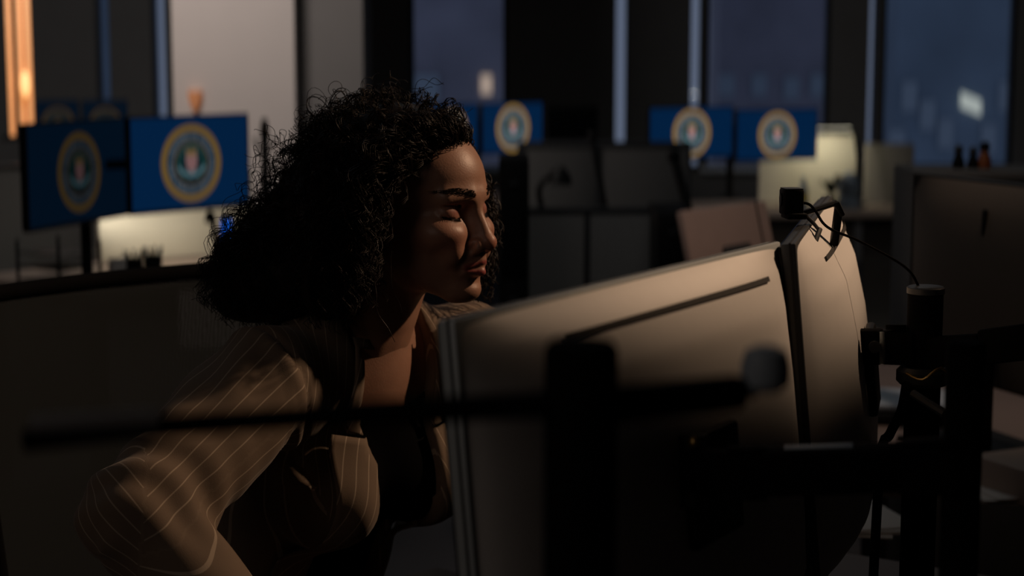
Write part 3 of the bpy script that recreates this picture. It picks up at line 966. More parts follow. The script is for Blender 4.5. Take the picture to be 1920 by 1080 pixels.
# ---- black top under the blazer
T = Field((-.36, -.22, -.56), (.16, .22, .02), .005)
torso(T, .004)
T.fn((-.4, -.3, -.6), (.2, .3, .05), lambda x, y, z: -(z + .088 - 4.0 * y * y) * .8, .004)       # neckline
T.d = np.where(True, T.d, T.d)
tv, tq = T.mesh()
tv = body2w(relax(tv, tq, 1, .4))
M['top'] = mat('black_jersey', (0.0025, 0.0025, 0.003), 0.9, noise=0.2, nscale=90, spec=0.05)
top = finish('top', np_mesh('top', tv - po, tq), 'top', person)

# ---- trousers
TR_ = Field((-.45, -.33, -1.06), (.40, .33, -.38), .0065)
TR_.ell(-.50 * US, (.122, .172, .120), .04, UR)
for s in (-1, 1):
    hip = -.50 * US + np.array([.02, s * .09, -.03]); knee = hip + np.array([.42, s * .02, .005]); ank = knee + np.array([.03, 0, -.43]); ank[2] = -1.080 + .12
    TR_.cap(hip, knee, .096, .070, .03); TR_.cap(knee, ank, .068, .062, .02)
tv2, tq2 = TR_.mesh()
M['trouser'] = mat('dark_trouser_cloth', (0.03, 0.027, 0.025), 0.85, noise=0.2, nscale=60)
finish('trousers', np_mesh('trousers', body2w(relax(tv2, tq2, 1, .4)) - po, tq2), 'trouser', person)
for s in (-1, 1):
    SH = Field((-.02, -.30, -1.09), (.55, .30, -.95), .005)
    hip = -.50 * US + np.array([.02, s * .09, -.03]); knee = hip + np.array([.42, s * .02, .005]); ank = knee + np.array([.03, 0, -.43]); ank[2] = -1.080 + .06
    SH.cap(ank + np.array([-.03, 0, -.02]), ank + np.array([.07, s * .008, -.018]), .042, .040, .02)
    SH.cap(ank + np.array([.07, s * .008, -.018]), ank + np.array([.18, s * .022, -.026]), .042, .033, .02)
    SH.fn((-.1, -.4, -1.2), (.6, .4, -.9), lambda x, y, z: z + 1.0755, .002)
    v, q = SH.mesh()
    finish('shoe', np_mesh('shoe', body2w(v) - po, q), 'black', person)

# ---- pinstripe blazer
INF = .016
J = Field((-.46, -.44, -.62), (.30, .44, .085), .0045)
torso(J, INF)
J.ell(-.42 * US, (.125, .165, .16), .03, UR)
for s, S, E_, W in ((-1, S_R, E_R, W_R), (1, S_L, E_L, W_L)):
    J.cap(S + np.array([0, 0, .004]), E_, .070, .064, .025)
    J.cap(E_, W + (W - E_) * -.06, .060, .042, .022)
    J.ell(S + np.array([0, s * .004, .016]), (.052, .046, .038), .02)
# open front: a wide V at the neck running down to a narrow gap
OZ = [-.62, -.42, -.30, -.20, -.10, .0, .09]
OC = [.000, .004, .008, .014, .026, .020, .000]
OW = [.085, .080, .068, .056, .048, .050, .062]
def opening(x, y, z):
    w = np.interp(z.ravel(), OZ, OW).reshape(z.shape)
    c = np.interp(z.ravel(), OZ, OC).reshape(z.shape)
    front = (x - (z * .59 - .015))
    return np.maximum(np.abs(y - c) - w, -front)
J.fn((-.5, -.13, -.7), (.4, .13, .12), opening, .006)
J.cap(w2body(head2w(neck_m)), (.0, 0, -.04), .063, .066, .008, cut=True)
J.cap((.0, 0, -.04), (.05, 0, -.10), .066, .05, .010, cut=True)
# open cuffs
jv, jq = J.mesh()
jv = relax(jv, jq, 2, .5)
# folds
def folds(v):
    n = np.zeros(len(v))
    ar = E_R - S_R; L = np.linalg.norm(ar); ar = ar / L
    t = (v - S_R) @ ar
    rad = (v - S_R) - t[:, None] * ar
    ang = np.arctan2(rad[:, 2], rad[:, 0] + .3 * rad[:, 1])
    near = np.exp(-((np.linalg.norm(rad, axis=1) - .06) / .05) ** 2) * (t > -.02)
    el = np.exp(-((t - L * .92) / .075) ** 2)
    sh_ = np.exp(-((t - .05) / .06) ** 2)
    n += near * el * .0035 * np.sin(t * 120 + 2.2 * np.sin(ang * 2 + .5))
    n += near * .0035 * np.sin(ang * 3 + t * 16 + .7) * np.clip(t / .08, 0, 1)
    n += near * sh_ * .0035 * np.sin(ang * 5 + t * 40)
    # body folds: drag lines from the armpit to the button
    tor = (np.abs(v[:, 1]) < .19) * 1.0
    n += tor * .0040 * np.sin(46 * (v[:, 2] + .9 * v[:, 1] + .25 * v[:, 0])) * np.exp(-((v[:, 2] + .26) / .12) ** 2)
    n += tor * .0028 * np.sin(70 * (v[:, 1] - .35 * v[:, 2]) + 1.0) * np.exp(-((v[:, 2] + .14) / .12) ** 2)
    n += .0016 * np.sin(33 * v[:, 0] + 21 * v[:, 2]) * np.sin(27 * v[:, 1] - 19 * v[:, 2])
    return n
me_tmp = np_mesh('tmp', jv, jq)
nor = np.zeros(len(jv) * 3, np.float32); me_tmp.vertices.foreach_get('normal', nor); nor = nor.reshape(-1, 3)
# seam of the armhole on the near sleeve
ar = (E_R - S_R) / np.linalg.norm(E_R - S_R)
seam_n = ar * .55 + np.array([-.10, -.80, -.10]); seam_n /= np.linalg.norm(seam_n)
sd = (jv - (S_R + np.array([0, .012, 0]))) @ seam_n
arL = (E_L - S_L) / np.linalg.norm(E_L - S_L)
seam_l = arL * .55 + np.array([-.10, .80, -.10]); seam_l /= np.linalg.norm(seam_l)
sdl = (jv - (S_L + np.array([0, -.012, 0]))) @ seam_l
groove = -.0040 * (np.exp(-(sd / .004) ** 2) + np.exp(-(sdl / .004) ** 2)) * (jv[:, 2] > -.16)
puff = .004 * np.exp(-((sd - .012) / .010) ** 2) * (jv[:, 2] > -.16)
jv = jv + nor * (folds(jv) + groove + puff)[:, None]
bpy.data.meshes.remove(me_tmp)
# stripe coordinate in metres across the cloth
def around(v, a, b, r):
    ax = (b - a) / np.linalg.norm(b - a)
    w = v - a; w = w - (w @ ax)[:, None] * ax
    e1 = np.cross(ax, [0, 0, 1.0]); e1 /= np.linalg.norm(e1); e2 = np.cross(ax, e1)
    return np.arctan2(w @ e2, w @ e1) * r
st = jv[:, 1] * 1.0 + .09 * np.sin(np.arctan2(jv[:, 0] - .48 * jv[:, 2], np.abs(jv[:, 1]) + .05)) * np.sign(jv[:, 1]) * -.6
fore = ((jv - E_R) @ (ar - (W_R - E_R) / np.linalg.norm(W_R - E_R))) > 0
foreL = ((jv - E_L) @ (arL - (W_L - E_L) / np.linalg.norm(W_L - E_L))) < 0
st = np.where(sd > 0, np.where(fore, around(jv, E_R, W_R, .062), around(jv, S_R, E_R, .062)), st)
st = np.where(sdl > 0, np.where(foreL, around(jv, S_L, E_L, .062), around(jv, E_L, W_L, .062)), st)
jm = np_mesh('blazer', body2w(jv) - po, jq)
a_ = jm.attributes.new('stripe', 'FLOAT', 'POINT'); a_.data.foreach_set('value', st.astype(np.float32))
def cloth_mat(name, base, line):
    m = mat(name, base, 0.8, spec=0.25)
    n_ = m.node_tree; b = n_.nodes['Principled BSDF']
    at_ = n_.nodes.new('ShaderNodeAttribute'); at_.attribute_name = 'stripe'
    mu = n_.nodes.new('ShaderNodeMath'); mu.operation = 'DIVIDE'; mu.inputs[1].default_value = .0165
    fr = n_.nodes.new('ShaderNodeMath'); fr.operation = 'FRACT'
    lt = n_.nodes.new('ShaderNodeMath'); lt.operation = 'LESS_THAN'; lt.inputs[1].default_value = .085
    tc = n_.nodes.new('ShaderNodeTexCoord'); nz_ = n_.nodes.new('ShaderNodeTexNoise'); nz_.inputs['Scale'].default_value = 900
    n_.links.new(tc.outputs['Object'], nz_.inputs['Vector'])
    n_.links.new(at_.outputs['Fac'], mu.inputs[0]); n_.links.new(mu.outputs[0], fr.inputs[0]); n_.links.new(fr.outputs[0], lt.inputs[0])
    mx = n_.nodes.new('ShaderNodeMix'); mx.data_type = 'RGBA'
    mx.inputs[6].default_value = (*base, 1); mx.inputs[7].default_value = (*line, 1)
    n_.links.new(lt.outputs[0], mx.inputs[0]); n_.links.new(mx.outputs[2], b.inputs['Base Color'])
    bp = n_.nodes.new('ShaderNodeBump'); bp.inputs['Strength'].default_value = .25; bp.inputs['Distance'].default_value = .0006
    n_.links.new(nz_.outputs['Fac'], bp.inputs['Height']); n_.links.new(bp.outputs['Normal'], b.inputs['Normal'])
    b.inputs['Sheen Weight'].default_value = .12
    return m
M['cloth'] = cloth_mat('pinstripe_cloth', (0.165, 0.120, 0.085), (0.36, 0.29, 0.22))
blazer = finish('blazer', jm, 'cloth', person)

# ---- lapels and collar: cloth leaves lying on the blazer, cut to their outline
from mathutils.bvhtree import BVHTree
_bv = BVHTree.FromPolygons([tuple(v) for v in jv.tolist()], [tuple(q) for q in jq.tolist()])
def lapel(s, z0, z1, prof, lift):
    """cloth leaf folded back along one front edge of the blazer (body coordinates)"""
    n, m = 40, 10
    V, stv, Fq = [], [], []
    for j in range(n + 1):
        z = z0 + (z1 - z0) * j / n
        e = float(np.interp(z, OZ, OC)) + s * float(np.interp(z, OZ, OW))
        w = float(np.interp(j / n, [p[0] for p in prof], [p[1] for p in prof]))
        for i in range(m + 1):
            b = e + s * (w * i / m) - s * .004
            zz = z + .25 * w * i / m
            hit = _bv.ray_cast(Vector((.5, b + s * .004, zz)), Vector((-1, 0, 0)))[0]
            a = hit.x if hit is not None and hit.x > z * .59 - .03 else np.nan
            V.append([a, b, zz]); stv.append(b + .35 * z * s)
    V = np.array(V)
    A = V[:, 0].reshape(n + 1, m + 1)
    for j in range(n + 1):
        ok = ~np.isnan(A[j])
        if ok.any():
            A[j] = np.interp(np.arange(m + 1), np.nonzero(ok)[0], A[j][ok])
        elif j:
            A[j] = A[j - 1]
    for _ in range(6):
        pd = np.pad(A, 1, mode='edge')
        A = np.maximum(A, (pd[:-2, 1:-1] + pd[2:, 1:-1] + pd[1:-1, :-2] + pd[1:-1, 2:]) / 4)
    ii = np.arange(m + 1) / m
    V[:, 0] = (A + lift + .004 * np.sin(ii * math.pi)[None] + .003 * ii[None]).ravel()
    k = m + 1
    for j in range(n):
        for i in range(m):
            Fq.append((j * k + i, j * k + i + 1, (j + 1) * k + i + 1, (j + 1) * k + i))
    me = np_mesh('lapel', body2w(V) - po, np.array(Fq))
    aa = me.attributes.new('stripe', 'FLOAT', 'POINT'); aa.data.foreach_set('value', np.array(stv, np.float32))
    o = finish('lapel', me, 'cloth', blazer)
    so = o.modifiers.new('thickness', 'SOLIDIFY'); so.thickness = .0025; so.offset = 0
    return o
for s_ in (-1, 1):
    lapel(s_, .012, -.112, [(0, .030), (.5, .045), (.9, .062), (1, .050)], .005)       # collar
    lapel(s_, -.116, -.50, [(0, .070), (.04, .074), (.35, .055), (1, .004)], .0045)    # lapel

# ---- curly hair
def ellipsoid_pts(n, c, r, lo=.75):
    u = rng.normal(size=(n, 3)); u /= np.linalg.norm(u, axis=1)[:, None]
    q = (lo + (1 - lo) * rng.random(n)) ** .8
    return np.array(c) + u * np.array(r) * q[:, None]
def Pn(px, py, d):
    return np.array(P(px, py, d))
lobes = [  # centre, radii (m), number of curls
    (head2w([-.048, -.018, .045]), (.104, .082, .088), 1150),
    (Pn(668, 330, 2.20), (.090, .105, .085), 900),
    (Pn(612, 425, 2.19), (.096, .120, .105), 1100),
    (Pn(540, 515, 2.20), (.100, .120, .085), 1100),
    (Pn(462, 556, 2.22), (.060, .090, .045), 600),
    (Pn(640, 520, 2.10), (.065, .075, .075), 700),
    (Pn(672, 470, 2.07), (.026, .035, .085), 420),
]
SCALP_C, SCALP_R = np.array([-.012, 0, .035]), np.array([.100, .075, .082])
paths = []
def scalp_ok(p):
    x, y, z = p.T
    lim = np.interp(z, [-.09, -.06, -.02, .02, .05, .075, .12], [-.055, -.024, -.012, .010, .040, .060, .080])
    return x < lim
tot = 0
K = 30
for li, (c, r, n) in enumerate(lobes):
    n = n // 3
    T_ = ellipsoid_pts(n, c, r, .55 if li else .8)
    if li == 0:
        tl = w2head(T_)
        keep = (tl[:, 2] > -.02) & (tl[:, 0] < np.interp(tl[:, 2], [-.02, .03, .06, .09, .14], [-.0, .030, .064, .085, .09]))
        T_ = T_[keep]
    tl = w2head(T_)
    d = tl - SCALP_C
    d = d + rng.normal(size=d.shape) * .025
    if li == 7:
        d = np.array([.030, .075, .01]) + rng.normal(size=d.shape) * .012
    elif li == 6:
        d = np.array([.030, -.07, .035]) + rng.normal(size=d.shape) * .022
    elif li >= 2:
        d[:, 2] += .05 * rng.random(len(d)) + .02
    d /= np.linalg.norm(d / SCALP_R, axis=1)[:, None]
    rt = SCALP_C + d
    ok = scalp_ok(rt)
    rt, T2 = rt[ok], T_[ok]
    nrm = d[ok] / np.linalg.norm(d[ok], axis=1)[:, None]
    lift = .035 + .03 * rng.random(len(rt))
    c1 = head2w(rt + nrm * lift[:, None])
    p0 = head2w(rt - nrm * .006)
    c2 = T2 + np.stack([rng.normal(size=len(rt)) * .012, rng.normal(size=len(rt)) * .012, np.linalg.norm(T2 - p0, axis=1) * (.30 + .2 * rng.random(len(rt)))], 1)
    if li == 0:
        c2 = T2 + (c1 - p0) * .1
    t = np.linspace(0, 1, K)[None, :, None]
    pth = (1 - t) ** 3 * p0[:, None] + 3 * (1 - t) ** 2 * t * c1[:, None] + 3 * (1 - t) * t * t * c2[:, None] + t ** 3 * T2[:, None]
    paths.append(pth)
# hairline: short locks rooted along it and swept up and back
nf = 420
zz = np.interp(rng.random(nf), [0, .35, .65, 1], [-.02, .045, .078, .085])
side = np.where(rng.random(nf) < .6, -1, 1)
xl = np.interp(zz, [-.06, -.02, .02, .05, .075, .12], [-.026, -.014, .008, .038, .060, .080]) - .016 * rng.random(nf) + .006 * rng.random(nf) ** 3
ins_ = 1 - ((xl - SCALP_C[0]) / SCALP_R[0]) ** 2 - ((zz - SCALP_C[2]) / SCALP_R[2]) ** 2
yy = side * SCALP_R[1] * np.sqrt(np.clip(ins_, 0, 1)) * np.where(zz > .07, rng.random(nf), 1)
rt = np.stack([xl, yy, zz], 1)
nrm = (rt - SCALP_C) / SCALP_R ** 2; nrm /= np.linalg.norm(nrm, axis=1)[:, None]
p0 = head2w(rt - nrm * .006)
ext = .05 + .05 * rng.random(nf)
lf_ = np.where(side > 0, .45, 1.0)[:, None]
c1 = head2w(rt + nrm * .022 * lf_ + np.array([-.002, 0, .012]))
c2 = head2w(rt + nrm * .034 * lf_ + np.stack([-ext * .5, side * .004, ext * .15], 1))
T2 = head2w(rt + nrm * .026 * lf_ + np.stack([-ext, side * .012, ext * .02 - .02 * rng.random(nf)], 1))
t = np.linspace(0, 1, K)[None, :, None]
paths.append((1 - t) ** 3 * p0[:, None] + 3 * (1 - t) ** 2 * t * c1[:, None] + 3 * (1 - t) * t * t * c2[:, None] + t ** 3 * T2[:, None])
# flyaway curls at the edge of the hair
fl = []
for px, py in [(470, 300), (500, 280), (455, 360), (440, 420), (430, 380), (405, 470), (385, 520), (380, 560), (400, 440), (465, 330), (520, 270), (700, 150), (760, 145), (820, 160), (640, 170), (600, 195), (870, 200), (445, 455), (415, 500), (560, 225), (490, 250), (385, 580), (430, 600)]:
    for _ in range(3):
        e = Pn(px + random.uniform(-14, 16), py + random.uniform(-12, 12), 2.18 + random.uniform(-.05, .05))
        s_ = Pn(620 + (px - 620) * .62, 400 + (py - 400) * .62, 2.18)
        m_ = (s_ + e) / 2 + np.array([0, 0, .03])
        fl.append((s_, m_ + np.array([-.01, 0, .01]), m_, e))
# fine short hairs along the hairline
for _ in range(420):
    z = random.choice([random.uniform(-.01, .05), random.uniform(.04, .08), random.uniform(.06, .085)])
    sd_s = -1 if random.random() < .75 else 1
    x = float(np.interp(z, [-.06, -.02, .02, .05, .075, .12], [-.026, -.014, .008, .038, .060, .080])) + random.uniform(-.004, .009)
    ins1 = 1 - ((x - SCALP_C[0]) / SCALP_R[0]) ** 2 - ((z - SCALP_C[2]) / SCALP_R[2]) ** 2
    y = sd_s * SCALP_R[1] * math.sqrt(max(ins1, 0)) * (random.random() if z > .066 else 1)
    r0 = np.array([x, y, z]); nn = (r0 - SCALP_C) / SCALP_R ** 2; nn /= np.linalg.norm(nn)
    L = random.uniform(.018, .04)
    q = [r0 - nn * .003, r0 + nn * .006 + np.array([-.1 * L, 0, .15 * L]), r0 + nn * .010 + np.array([-.55 * L, 0, .1 * L]), r0 + nn * .009 + np.array([-L, 0, -.15 * L])]
    fl.append(tuple(head2w(p) for p in q))
# loose curl on the neck
for pts_ in ([(735, 470, 2.06), (722, 540, 2.05), (758, 570, 2.045), (752, 602, 2.05)], [(712, 480, 2.05), (690, 560, 2.04), (712, 600, 2.04), (742, 640, 2.05)]):
    q = [Pn(*p) for p in pts_]
    fl.append(tuple(q))
t = np.linspace(0, 1, K)[:, None]
fp = np.stack([(1 - t) ** 3 * a + 3 * (1 - t) ** 2 * t * b + 3 * (1 - t) * t * t * c + t ** 3 * d for a, b, c, d in fl])
# curls hanging on the far side of the face
for _ in range(230):
    a_ = Pn(random.uniform(850, 893), random.uniform(285, 340), 2.30)
    u_ = random.random()
    e_ = Pn(random.uniform(890, 940) - 18 * abs(u_ - .4), 350 + 215 * u_, 2.30 + random.uniform(-.03, .04))
    m_ = Pn(random.uniform(890, 925), 330 + 90 * u_, 2.31)
    fl.append((a_, a_ + np.array([.012, 0, -.004]), m_, e_))
nfar = 230
t = np.linspace(0, 1, K)[:, None]
fp = np.stack([(1 - t) ** 3 * a + 3 * (1 - t) ** 2 * t * b + 3 * (1 - t) * t * t * c + t ** 3 * d for a, b, c, d in fl])
nfly = len(fp)
paths.append(fp)
paths = np.concatenate(paths)
nmain = len(paths) - nfly
# drop curls that would stand out in front of the far side of the brow
_hl = w2head(paths.reshape(-1, 3)).reshape(paths.shape)
_bad = ((_hl[..., 1] > .055) & (_hl[..., 0] > .0) & (_hl[..., 2] > .02)).any(1) | ((_hl[..., 0] > .085) & (_hl[..., 2] < .1)).any(1)
_bad[nmain:] = False
paths = paths[~_bad]
nmain = len(paths) - nfly
# four strands to a lock
def locks(a, j):
    m_ = a[:nmain]
    g = np.linspace(.3, 1, a.shape[1])[None, :, None]
    return np.concatenate([m_] + [m_ + rng.normal(size=(nmain, 1, 3)) * j * g for _ in range(3)] + [a[nmain:]])
paths = locks(paths, .0034)
def tri(f):
    m_ = f[:nmain]
    return np.concatenate([m_, m_, m_, m_, f[nmain:]])
# curl: helix around the path, wider towards the tip
ns = len(paths)
tan = np.gradient(paths, axis=1); seglen = np.linalg.norm(tan, axis=2); tan /= seglen[..., None] + 1e-9
arc = np.cumsum(seglen, 1)
ref = tri(rng.normal(size=(nmain + nfly, 1, 3))); e1 = np.cross(tan, ref); e1 /= np.linalg.norm(e1, axis=2)[..., None] + 1e-9; e2 = np.cross(tan, e1)
# resample finer for the curl
q1 = nmain + nfly
wl = tri(.026 + .022 * rng.random((q1, 1))); ph = tri(2 * np.pi * rng.random((q1, 1))) + rng.normal(size=(ns, 1)) * .35; hand_ = tri(np.sign(rng.random((q1, 1)) - .5))
amp = tri(.0045 + .0055 * rng.random((q1, 1))) * np.clip(arc / .05, 0, 1)
amp[-nfly:] *= .8
amp[-nfar - 2:-nfar] *= .2
K2 = 36
ti = np.linspace(0, K - 1, K2); i0 = np.clip(ti.astype(int), 0, K - 2); fr_ = (ti - i0)[None, :, None]
def rs(a): return a[:, i0] * (1 - fr_) + a[:, i0 + 1] * fr_
def rs1(a): return a[:, i0] * (1 - fr_[..., 0]) + a[:, i0 + 1] * fr_[..., 0]
paths, e1, e2, tan = rs(paths), rs(e1), rs(e2), rs(tan)
arc, amp = rs1(arc), rs1(np.broadcast_to(amp, (ns, K)).copy())
an_ = hand_ * 2 * np.pi * arc / wl + ph
paths = paths + amp[..., None] * (np.cos(an_)[..., None] * e1 + np.sin(an_)[..., None] * e2)
# keep curls off the face: push points in front of the hairline back
hlp = w2head(paths.reshape(-1, 3))
tan = np.gradient(paths, axis=1); tan /= np.linalg.norm(tan, axis=2)[..., None] + 1e-9
e1 = np.cross(tan, ref); e1 /= np.linalg.norm(e1, axis=2)[..., None] + 1e-9; e2 = np.cross(tan, e1)
rad = (.00036 + .00042 * rng.random((ns, 1))) * np.linspace(1, .55, K2)[None]
rad[-nfly:] = .00042
rad[-nfar:] = .0008
HVv = np.stack([paths + rad[..., None] * (math.cos(a) * e1 + math.sin(a) * e2) for a in (0, 2.094, 4.189)], 2)      # ns, K2, 3, 3
b = np.arange(ns)[:, None, None] * (K2 * 3) + np.arange(K2 - 1)[None, :, None] * 3
f_ = np.stack([np.stack([b[..., 0] + k, b[..., 0] + (k + 1) % 3, b[..., 0] + 3 + (k + 1) % 3, b[..., 0] + 3 + k], -1) for k in range(3)], 2).reshape(-1, 4)
# dense body of the hair under the curls
G = Field((-.46, 1.95, .98), (.02, 2.42, 1.40), .005)
for li, (c, r, n) in enumerate(lobes[:6]):
    if li == 0:
        continue
    G.ell(c, np.array(r) * (.80 if li not in (3, 4) else .68), .03)
G.ell(head2w([-.035, 0, .040]), (.085, .085, .086), .03)
def face_cut(X, Y, Z):
    x = (X - HEADP[0]) * HM[0, 0] + (Y - HEADP[1]) * HM[1, 0] + (Z - HEADP[2]) * HM[2, 0]
    z = (X - HEADP[0]) * HM[0, 2] + (Y - HEADP[1]) * HM[1, 2] + (Z - HEADP[2]) * HM[2, 2]
    return -(x - np.interp(z.ravel(), [-.2, -.06, -.02, .02, .05, .08, .12], [-.045, -.028, -.016, .004, .036, .068, .09]).reshape(z.shape))
G.fn((-.46, 1.95, .98), (.05, 2.45, 1.42), face_cut, .008)
gv_, gq_ = G.mesh()
gv_ = relax(gv_, gq_, 2, .5)
hv_all = np.concatenate([gv_, HVv.reshape(-1, 3)])
hq_all = np.concatenate([gq_, f_ + len(gv_)])
hair = finish('hair', np_mesh('hair', hv_all - po, hq_all), 'hair', person)

# ================================================================== THE OFFICE CHAIR
mm = bpy.data.materials.new('chair_mesh'); mm.use_nodes = True
n_ = mm.node_tree; pb_ = n_.nodes['Principled BSDF']
pb_.inputs['Base Color'].default_value = (.019, .023, .026, 1); pb_.inputs['Roughness'].default_value = .8; pb_.inputs['Specular IOR Level'].default_value = .08
tc = n_.nodes.new('ShaderNodeTexCoord'); mp = n_.nodes.new('ShaderNodeMapping'); mp.inputs['Rotation'].default_value = (0, 0.6, 0); mp.inputs['Scale'].default_value = (260, 260, 260)
ck = n_.nodes.new('ShaderNodeTexChecker'); ck.inputs['Scale'].default_value = 1.0
n_.links.new(tc.outputs['Object'], mp.inputs[0]); n_.links.new(mp.outputs[0], ck.inputs['Vector'])
tr = n_.nodes.new('ShaderNodeBsdfTransparent'); mxs = n_.nodes.new('ShaderNodeMixShader')
mm_m = n_.nodes.new('ShaderNodeMath'); mm_m.operation = 'MULTIPLY'; mm_m.inputs[1].default_value = .07
n_.links.new(ck.outputs['Fac'], mm_m.inputs[0]); n_.links.new(mm_m.outputs[0], mxs.inputs[0])
n_.links.new(pb_.outputs[0], mxs.inputs[1]); n_.links.new(tr.outputs[0], mxs.inputs[2]); n_.links.new(mxs.outputs[0], n_.nodes['Material Output'].inputs[0])
M['mesh'] = mm
cb = FL(*[0, 0])
pel = Vector(PELV.tolist())
chair_c = Vector((pel.x, pel.y, 0)) + FV * .04
BFV = Vector((math.cos(BA), -math.sin(BA), 0)); BLV = Vector((math.sin(BA), math.cos(BA), 0))
crot = frame_rot(BLV)         # local x along the backrest, local -y the way the woman faces
ch = thing('office_chair', 'black mesh-backed office chair the woman sits on', 'chair', chair_c, None, crot)
def CL(v):                    # world to chair coordinates
    return crot.transposed() @ (Vector(v) - chair_c)
yb = .33                      # backrest plane behind the seat (local +y is behind her)
zt = CL(P(150, 585, 2.35)).z
W2, ZB = .265, .55
back = MB()
def back_pt(u, v, off=0.0):
    """u -1..1 across, v 0..1 upwards"""
    w = W2 * (1.0 - .10 * (1 - v) ** 2)
    return Vector((u * w, yb + .05 * v + .045 * (1 - u * u) + off, ZB + (zt - ZB) * v))
g_ = [[back.bm.verts.new(back_pt(-1 + 2 * i / 24, j / 20)) for i in range(25)] for j in range(21)]
for j in range(20):
    for i in range(24):
        back.bm.faces.new((g_[j][i], g_[j][i + 1], g_[j + 1][i + 1], g_[j + 1][i]))
back.build('mesh_back', 'mesh', ch, world=False)
bar = lambda pts, r_, nm, m='blackmatte': MB().tube(smooth_path([Vector(p) for p in pts], 5), r_, 12).build(nm, m, ch, world=False)
bar([back_pt(-1 + 2 * i / 10, 1) + Vector((0, 0, .004)) for i in range(11)], .012, 'top_rail')
bar([back_pt(-1 + 2 * i / 10, 0) for i in range(11)], .012, 'bottom_rail')
for s in (-1, 1):
    bar([back_pt(s, i / 8) for i in range(9)], .011, 'side_rail')
bar([(0, yb + .03, ZB - .15), (0, yb + .11, ZB), (0, yb + .115, ZB + .2), (0, yb + .10, ZB + .34)], .022, 'spine')
bar([(-.02, .02, .40), (0, .2, .40), (0, yb + .02, .44), (0, yb + .06, ZB)], .02, 'back_bracket')
seat = MB(); seat.box((0, -.03, .525 - .04), (.50, .50, .08), bev=.035, seg=4); seat.build('seat', 'darkgrey', ch, world=False)
for s in (-1, 1):
    bar([(s * .20, .0, .40), (s * .29, .0, .41), (s * .30, .0, .52), (s * .30, -.01, .63)], .014, 'armrest_support')
    MB().box((s * .30, -.04, .645), (.08, .24, .03), bev=.013, seg=3).build('armrest', 'black', ch, world=False)
MB().cyl((0, 0, .11), (0, 0, .40), .026).build('gas_column', 'blackmetal', ch, world=False)
for k in range(5):
    a = 2 * math.pi * k / 5 + .3
    e = Vector((math.cos(a) * .31, math.sin(a) * .31, .085))
    MB().tube([(0, 0, .13), Vector((e.x * .5, e.y * .5, .115)), e], [.030, .024, .018], 10).build('base_spoke', 'black', ch, world=False)
    MB().cyl(e + Vector((-math.sin(a) * .022, math.cos(a) * .022, -.055)), e + Vector((math.sin(a) * .022, -math.cos(a) * .022, -.055)), .030).build('caster', 'black', ch, world=False)

# ================================================================== THE OFFICE BEHIND: LEFT
def light_bar(name, lab, a, b, tgt, energy, col, mt='ledwhite', sz=.25):
    t = thing(name, lab, 'lamp', (a + b) / 2)
    mb = MB(); boxbetween(mb, a, b, .03, .014, .003); mb.build('lamp_housing', 'black', t)
    mb = MB(); boxbetween(mb, a + Vector((0, 0, -.009)), b + Vector((0, 0, -.009)), .02, .004, .001); mb.build('diffuser', mt, t)
    d = bpy.data.lights.new(name, 'AREA'); d.shape = 'RECTANGLE'; d.size = (b - a).length; d.size_y = .03; d.energy = energy; d.color = col
    o = bpy.data.objects.new(name + '_light', d); COL.objects.link(o)
    c = (a + b) / 2 + Vector((0, 0, -.014))
    o.location = c
    o.rotation_euler = (Vector(tgt) - c).to_track_quat('-Z', 'Y').to_euler()
    return t

def mon_from_px(label, tl, tr_, d0, d1, hpx_l, seal, screen, seal_r=None, tilt=0.0, group=None, h=None, aspect=None):
    a = P(*tl, d0); b = P(*tr_, d1)
    m_z = (a.z + b.z) / 2
    ex = Vector((b.x - a.x, b.y - a.y, 0))
    h = h or hpx_l / FPX * d0
    c = (a + b) / 2; c.z = m_z - h / 2
    return monitor(label, c, ex, ex.length, h, screen, seal, seal_r, tilt=tilt, group=group), c, ex, h

# monitors with the seal: left pair
G1 = 'screens with the round seal'
mA, cA, exA, hA = mon_from_px('dim blue screen with round seal at the far left, turned away', (46, 235), (234, 216), 5.18, 5.72, 206, 'dim', 'screenblue_dim', group=G1, seal_r=.126)
mB_, cB, exB, hB = mon_from_px('bright blue screen with large round seal left of the curly hair', (240, 221), (464, 211), 5.50, 5.88, 186, 'near', 'screenblue', group=G1, seal_r=.127)

def two_arm(label, base, cs, top):
    """monitor arm pole on a desk with one link to each monitor"""
    t = thing('monitor_stand', label, 'monitor stand', base)
    b = Vector(base)
    MB().lathe((b.x, b.y, 0), [(.05, b.z), (.05, b.z + .012), (.018, b.z + .015), (.018, top), (.014, top + .003)], 20).build('pole', 'black', t)
    for c in cs:
        mb = MB(); boxbetween(mb, Vector((b.x, b.y, min(c.z, top - .02))), Vector(c), .03, .03, .006); mb.build('link', 'black', t)
    return t

lrow = frame_rot(Vector((exB.x, exB.y, 0)))
ld = P(250, 560, 5.75)
desk('desk at the back left under the lit cream panel', Vector((-1.12, 6.10, 0)), lrow, 1.35, .66, 'deskpale', .70)
nB = lrow @ Vector((0, 1, 0))
two_arm('black monitor arm behind the two screens at the left', (P(160, 480, 5.62).x, P(160, 480, 5.62).y + .02, .70), [cA + nB * .045, cB + nB * .045], 1.12)

